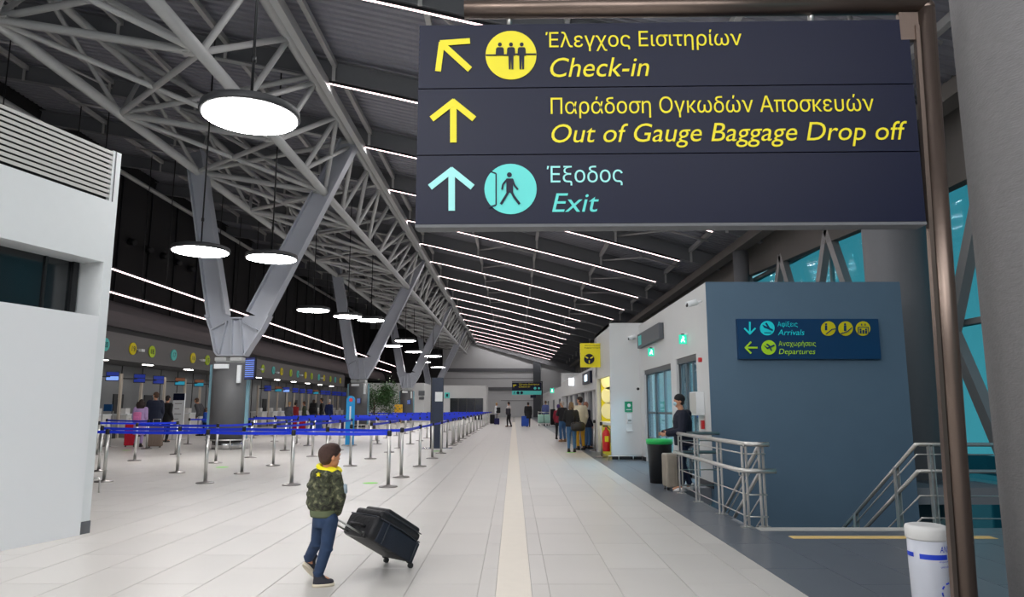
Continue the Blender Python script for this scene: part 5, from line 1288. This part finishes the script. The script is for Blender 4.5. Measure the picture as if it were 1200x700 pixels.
# luggage trolley with mint bags
g_ = gp(637, 499); t = thing('luggage_trolley', 'steel luggage trolley pushed by the man in the blue shirt', 'trolley', (g_.x, g_.y-.8, 0))
a = MB(); c = Vector((g_.x, g_.y-.8, 0)); a.ab(c.x-.45, c.x+.45, c.y-.3, c.y+.3, .14, .2); a.tube(c+Vector((-.45, .3, .2)), c+Vector((-.45, .3, 1.1)), .03, 6); a.tube(c+Vector((.45, .3, .2)), c+Vector((.45, .3, 1.1)), .03, 6); a.tube(c+Vector((-.45, .3, 1.05)), c+Vector((.45, .3, 1.05)), .03, 6); a.build('trolley_frame', M_steel, t)
for e in (-1, 1): a = MB(); a.tube(c+Vector((e*.4-.03, -.2, .08)), c+Vector((e*.4+.03, -.2, .08)), .08, 10); a.build('wheel', M_dark, t)
for e in (-1, 1): a = MB(); rbox(a, c+Vector((e*.25, 0, .55)), (.46, .4, .68), .08); rebase(tag(a.build('travel_bag', cloth('bag_mint', (170, 214, 200))), ('mint green bag on the trolley, nearer the walkway', 'mint green bag on the trolley, nearer the tall black bag')[e > 0], 'bag', 'mint bags on the trolley'), c+Vector((e*.25, 0, .21)))

# ================================================================== THE BOY
BX, BY = -1.60, 6.12
B0 = Vector((BX, BY, 0)); U = Vector((0, 0, 1))
def az(d): d = math.radians(d); return Vector((math.sin(d), math.cos(d), 0)), Vector((math.cos(d), -math.sin(d), 0))
F, R = az(36); FH, RH = az(46)
boy = thing('person', 'small boy in camouflage jacket and jeans wheeling a black suitcase', 'person', (BX, BY, 0))
BSK = mat('boy_skin', (208, 146, 112), .55, noise=.05)
V3 = lambda x, y, z: Vector((x, y, z))
ank = {'r': V3(0.0, -.05, .085), 'l': V3(-.15, .19, .16)}; kne = {'r': V3(.055, -.03, .315), 'l': V3(-.065, .11, .325)}; hip = {'r': V3(.075, -.02, .52), 'l': V3(-.03, .06, .52)}
toe = {'r': V3(.12, -.01, .02), 'l': V3(-.11, .25, .06)}
shd = {'r': V3(.115, -.07, .885), 'l': V3(-.085, .08, .88)}; elb = {'r': V3(.165, -.06, .72), 'l': V3(-.1, .13, .71)}; wri = {'r': V3(.125, .01, .585), 'l': V3(-.03, .2, .62)}
hc = V3(.045, .0, 1.035); hs = .205
b = MB(); head(b, hc, hs, RH, FH); b.cap(V3(.025, .01, .89), hc-U*.05-FH*.02, .04, .04, 12)
loft(b, [(V3(.02, .02, .50), .09, .075, R, F), (V3(.01, .02, .62), .09, .075, R, F), (V3(.01, .02, .78), .105, .08, R, F), (V3(.02, .015, .89), .08, .06, R, F)])
for s_ in 'lr':
    b.cap(shd[s_], elb[s_], .036, .03); b.cap(elb[s_], wri[s_], .03, .021)
    b.cap(hip[s_], kne[s_], .055, .04); b.cap(kne[s_], ank[s_], .04, .028); b.cap(ank[s_], toe[s_]*.6+ank[s_]*.4, .026, .022)
hand(b, wri['r'], (-.25, .55, -.75), (-.8, -.2, .1), .115, 1.1); hand(b, wri['l'], (.5, .5, -.6), (.3, -.5, -.2), .115, .9)
rem(b.build('body', BSK, boy, False), .0055, 3)
eyes(boy, hc, hs, RH, FH)
# hair
b = MB(); Mh = Matrix((RH, FH, U)).transposed()
b.ell(hc+U*.028-FH*.012, (.077, .092, .086), 22, Mh); b.ell(hc-FH*.035-U*.004, (.068, .06, .066), 18, Mh); b.ell(hc+U*.055+FH*.055, (.055, .04, .035), 12, Mh); b.ell(hc+U*.078+FH*.01, (.06, .075, .04), 14, Mh)
hairm = mat('boy_hair', (66, 42, 34), .65, noise=.35, scale=60, bump=.5, bscale=160)
rem(b.build('hair', hairm, boy, False), .006, 4)
b = MB()
# camouflage cloth
CAM = bpy.data.materials.new('camouflage'); CAM.use_nodes = True; n = CAM.node_tree; bs = n.nodes['Principled BSDF']; bs.inputs['Roughness'].default_value = .85
tcn = n.nodes.new('ShaderNodeTexCoord'); nz = n.nodes.new('ShaderNodeTexNoise'); nz.inputs['Scale'].default_value = 26; nz.inputs['Detail'].default_value = 2.5; cr = n.nodes.new('ShaderNodeValToRGB')
cr.color_ramp.interpolation = 'LINEAR'; el = cr.color_ramp.elements; el[0].position = .38; el[0].color = srgb(34, 34, 28); el[1].position = .68; el[1].color = srgb(112, 112, 86)
for pos, c_ in ((.47, (66, 70, 50)), (.53, (50, 54, 40)), (.60, (84, 86, 64))): e_ = el.new(pos); e_.color = srgb(*c_)
bpn = n.nodes.new('ShaderNodeBump'); bpn.inputs['Strength'].default_value = .35; nz2 = n.nodes.new('ShaderNodeTexNoise'); nz2.inputs['Scale'].default_value = 14; n.links.new(tcn.outputs['Object'], nz2.inputs[0]); n.links.new(nz2.outputs[0], bpn.inputs['Height']); bpn.inputs['Distance'].default_value = .03; n.links.new(bpn.outputs[0], bs.inputs['Normal'])
n.links.new(tcn.outputs['Object'], nz.inputs[0]); n.links.new(nz.outputs[0], cr.inputs[0]); n.links.new(cr.outputs[0], bs.inputs['Base Color'])
loft(b, [(V3(.0, .02, .60), .122, .105, R, F), (V3(-.0, .02, .62), .142, .12, R, F), (V3(-.003, .02, .68), .15, .125, R, F), (V3(0, .02, .76), .142, .12, R, F), (V3(.003, .02, .83), .146, .12, R, F), (V3(.01, .015, .88), .135, .11, R, F), (V3(.02, .01, .92), .1, .085, R, F), (V3(.03, .01, .945), .062, .062, R, F)], 26)
for z_ in (.66, .73, .80): b.path([V3(-.001, .02, z_)+R*math.cos(i*math.pi/10)*.146+F*math.sin(i*math.pi/10)*.121-U*.012*math.sin(i) for i in range(21)], .013, 6)
for s_ in 'lr': b.cap(shd[s_], elb[s_], .054, .045, 12); b.cap(elb[s_], wri[s_], .045, .036, 12)
# hood lying on the back
b.ell(V3(.0, -.055, .90), (.118, .055, .05), 16, Matrix((R, F, U)).transposed()); b.ell(V3(-.01, -.06, .86), (.095, .045, .06), 14, Matrix((R, F, U)).transposed())
rem(b.build('jacket', CAM, boy, False), .007, 3)
b = MB(); loft(b, [(V3(.005, .02, .545), .116, .098, R, F), (V3(.003, .02, .56), .12, .102, R, F), (V3(.0, .02, .61), .122, .104, R, F), (V3(.0, .02, .625), .118, .1, R, F)], 26); b.build('ribbed_hem', mat('olive_rib', (92, 100, 74), .9, noise=.15, scale=20), boy, False)
# yellow lining collar
b = MB(); pts = []
for i in range(25):
    t_ = 2*math.pi*i/24; pts.append(V3(.045, -.008, .94)+R*math.cos(t_)*.1+F*math.sin(t_)*.082+U*(-.022*math.cos(t_)-.004*math.sin(t_)))
b.path(pts, .021, 8); b.ell(V3(.07, -.05, .928), (.072, .045, .028), 14, Matrix((R, F, U)).transposed())
rem(b.build('hood_lining', mat('lining_yellow', (240, 226, 20), .7), boy, False), .006, 3)
# star patch
cst = at_y(373.3, 555.7, BY-.13); 
a = MB(); a.prism([(cst.x-BX+.021*(1 if k % 2 == 0 else .42)*math.cos(math.pi/2+k*math.pi/5), -.150, cst.z-.004+.021*(1 if k % 2 == 0 else .42)*math.sin(math.pi/2+k*math.pi/5)) for k in range(10)], (0, .03, 0)); a.build('star_patch', mat('lining_yellow', (240, 226, 20), .7), boy, False)
b = MB(); b.cap(elb['r']+V3(.035, -.012, .085), elb['r']+V3(.042, -.012, .035), .016, .014, 8); b.build('sleeve_patch', mat('patch_pale', (150, 165, 175), .7), boy, False)
# jeans
b = MB(); loft(b, [(V3(.02, .02, .46), .095, .085, R, F), (V3(.02, .02, .52), .112, .095, R, F), (V3(.01, .02, .60), .108, .092, R, F)], 22)
for s_ in 'lr':
    b.cap(hip[s_], kne[s_], .066, .052, 14); lo_ = ank[s_]+U*.02; b.cap(kne[s_], lo_, .052, .042, 14); m_ = (kne[s_]*.25+lo_*.75); b.ell(m_, (.05, .05, .018), 12); b.ell(kne[s_]-U*.03, (.055, .056, .022), 12); b.ell(lo_+U*.01, (.048, .048, .018), 12)
rem(b.build('jeans', mat('boy_jeans', (34, 54, 84), .85, noise=.45, scale=9, bump=.3, bscale=16), boy, False), .0065, 3)
M_shb = mat('boy_shoe', (36, 36, 46), .6, noise=.15); M_sole = mat('boy_sole', (206, 196, 176), .6)
for s_ in 'lr':
    hl = V3(ank[s_].x, ank[s_].y, 0); d = (toe[s_]-ank[s_]); dh = V3(d.x, d.y, 0).normalized(); rr_ = V3(dh.y, -dh.x, 0)
    if s_ == 'r': up_ = U; fw = dh; base_ = hl-dh*.04
    else:
        fw = Vector((.38, .58, -.72)).normalized(); rr_ = Vector((.84, -.54, 0)).normalized(); up_ = rr_.cross(fw).normalized(); base_ = V3(-.185, .155, .128)
    Lf = .165
    def S(x, y, z): return base_+rr_*x+fw*y+up_*z
    q = MB(); loft(q, [(S(0, Lf*.5, .0), .036, Lf*.54, rr_, fw), (S(0, Lf*.5, .024), .038, Lf*.55, rr_, fw)], 20); q.build('sole', M_sole, boy, False)
    q = MB(); loft(q, [(S(0, Lf*.5, .022), .036, Lf*.52, rr_, fw), (S(0, Lf*.47, .045), .035, Lf*.48, rr_, fw), (S(0, Lf*.33, .07), .033, Lf*.32, rr_, fw), (S(0, Lf*.22, .10), .033, Lf*.23, rr_, fw), (S(0, Lf*.2, .135), .034, Lf*.22, rr_, fw)], 18); q.ell(S(0, Lf*.78, .035), (.033, .04, .024), 10, Matrix((rr_, fw, up_)).transposed())
    rem(q.build('shoe', M_shb, boy, False), .006, 2)
# ---- his suitcase
th = math.radians(30.5); Wv = Vector((-.76, .65, 0)).normalized(); ah = Vector((-.65, -.76, 0)).normalized(); Lv = ah*math.cos(th)+U*math.sin(th); Dv = Wv.cross(Lv); Dv = Dv if Dv.z > 0 else -Dv
O = Vector((-.914, 6.72, .0))-ah*.0
case = thing('suitcase', 'big black and navy soft suitcase on wheels, tilted, pulled by the boy', 'suitcase', (O.x, O.y, 0))
RM = Matrix((Wv, Lv, Dv)).transposed()
if RM.determinant() < 0: RM = Matrix((-Wv, Lv, Dv)).transposed()
def C_(w_, l_, d_): return O+Wv*w_+Lv*l_+Dv*d_
M_cn = mat('case_nylon', (24, 24, 29), .55, noise=.25, scale=10, bump=.3, bscale=30); M_cnv = mat('case_navy_panel', (16, 26, 42), .6, noise=.15, bump=.25, bscale=120); M_pip = mat('case_piping', (44, 50, 60), .4)
a = MB(); rbox(a, C_(.2, .33, .135), (.40, .58, .21), .045, RM, 4); a.build('case_body', M_cn, case)
a = MB(); rbox(a, C_(.2, .315, .262), (.38, .53, .075), .03, RM, 4); a.build('front_pocket', M_cn, case)
a = MB(); rbox(a, C_(.2, .285, .318), (.34, .44, .06), .026, RM, 4); a.build('outer_pocket', M_cn, case)
a = MB(); rbox(a, C_(.006, .29, .125), (.03, .50, .185), .014, RM, 3); a.build('side_panel', M_cnv, case)
for l_ in (.08, .47): a = MB(); a.path([C_(-.012, l_, .04), C_(-.012, l_, .23)], .006, 6); a.build('piping', M_pip, case)
a = MB(); a.path([C_(-.002, .05, .225), C_(-.004, .3, .235), C_(-.002, .58, .225)], .006, 6); a.path([C_(.012, .06, .30), C_(.012, .56, .30)], .005, 6); a.path([C_(.02, .612, .225), C_(.38, .612, .225)], .006, 6); a.build('zip', M_pip, case)
a = MB(); a.path([C_(.11, .615, .12), C_(.13, .655, .12), C_(.27, .655, .12), C_(.29, .615, .12)], .012, 8); a.build('carry_handle', M_cn, case)
for w_ in (.1, .3): a = MB(); a.tube(C_(w_, .6, .05), C_(w_, .95, .05), .008, 10); a.build('telescopic_tube', M_steel, case)
a = MB(); a.cap(C_(.09, .95, .05), C_(.31, .95, .05), .014, .014, 10); a.build('grip', M_dark, case)
a = MB(); rbox(a, C_(.2, .6, .05), (.26, .05, .05), .012, RM, 2); a.build('handle_housing', M_dark, case)
for w_ in (.03, .37):
    a = MB(); a.tube(C_(w_-.014, .02, .02), C_(w_+.014, .02, .02), .024, 16); a.build('wheel', M_dark, case)
    a = MB(); rbox(a, C_(w_, .05, .045), (.045, .05, .04), .012, RM, 2); a.build('wheel_housing', M_dark, case)
flush()
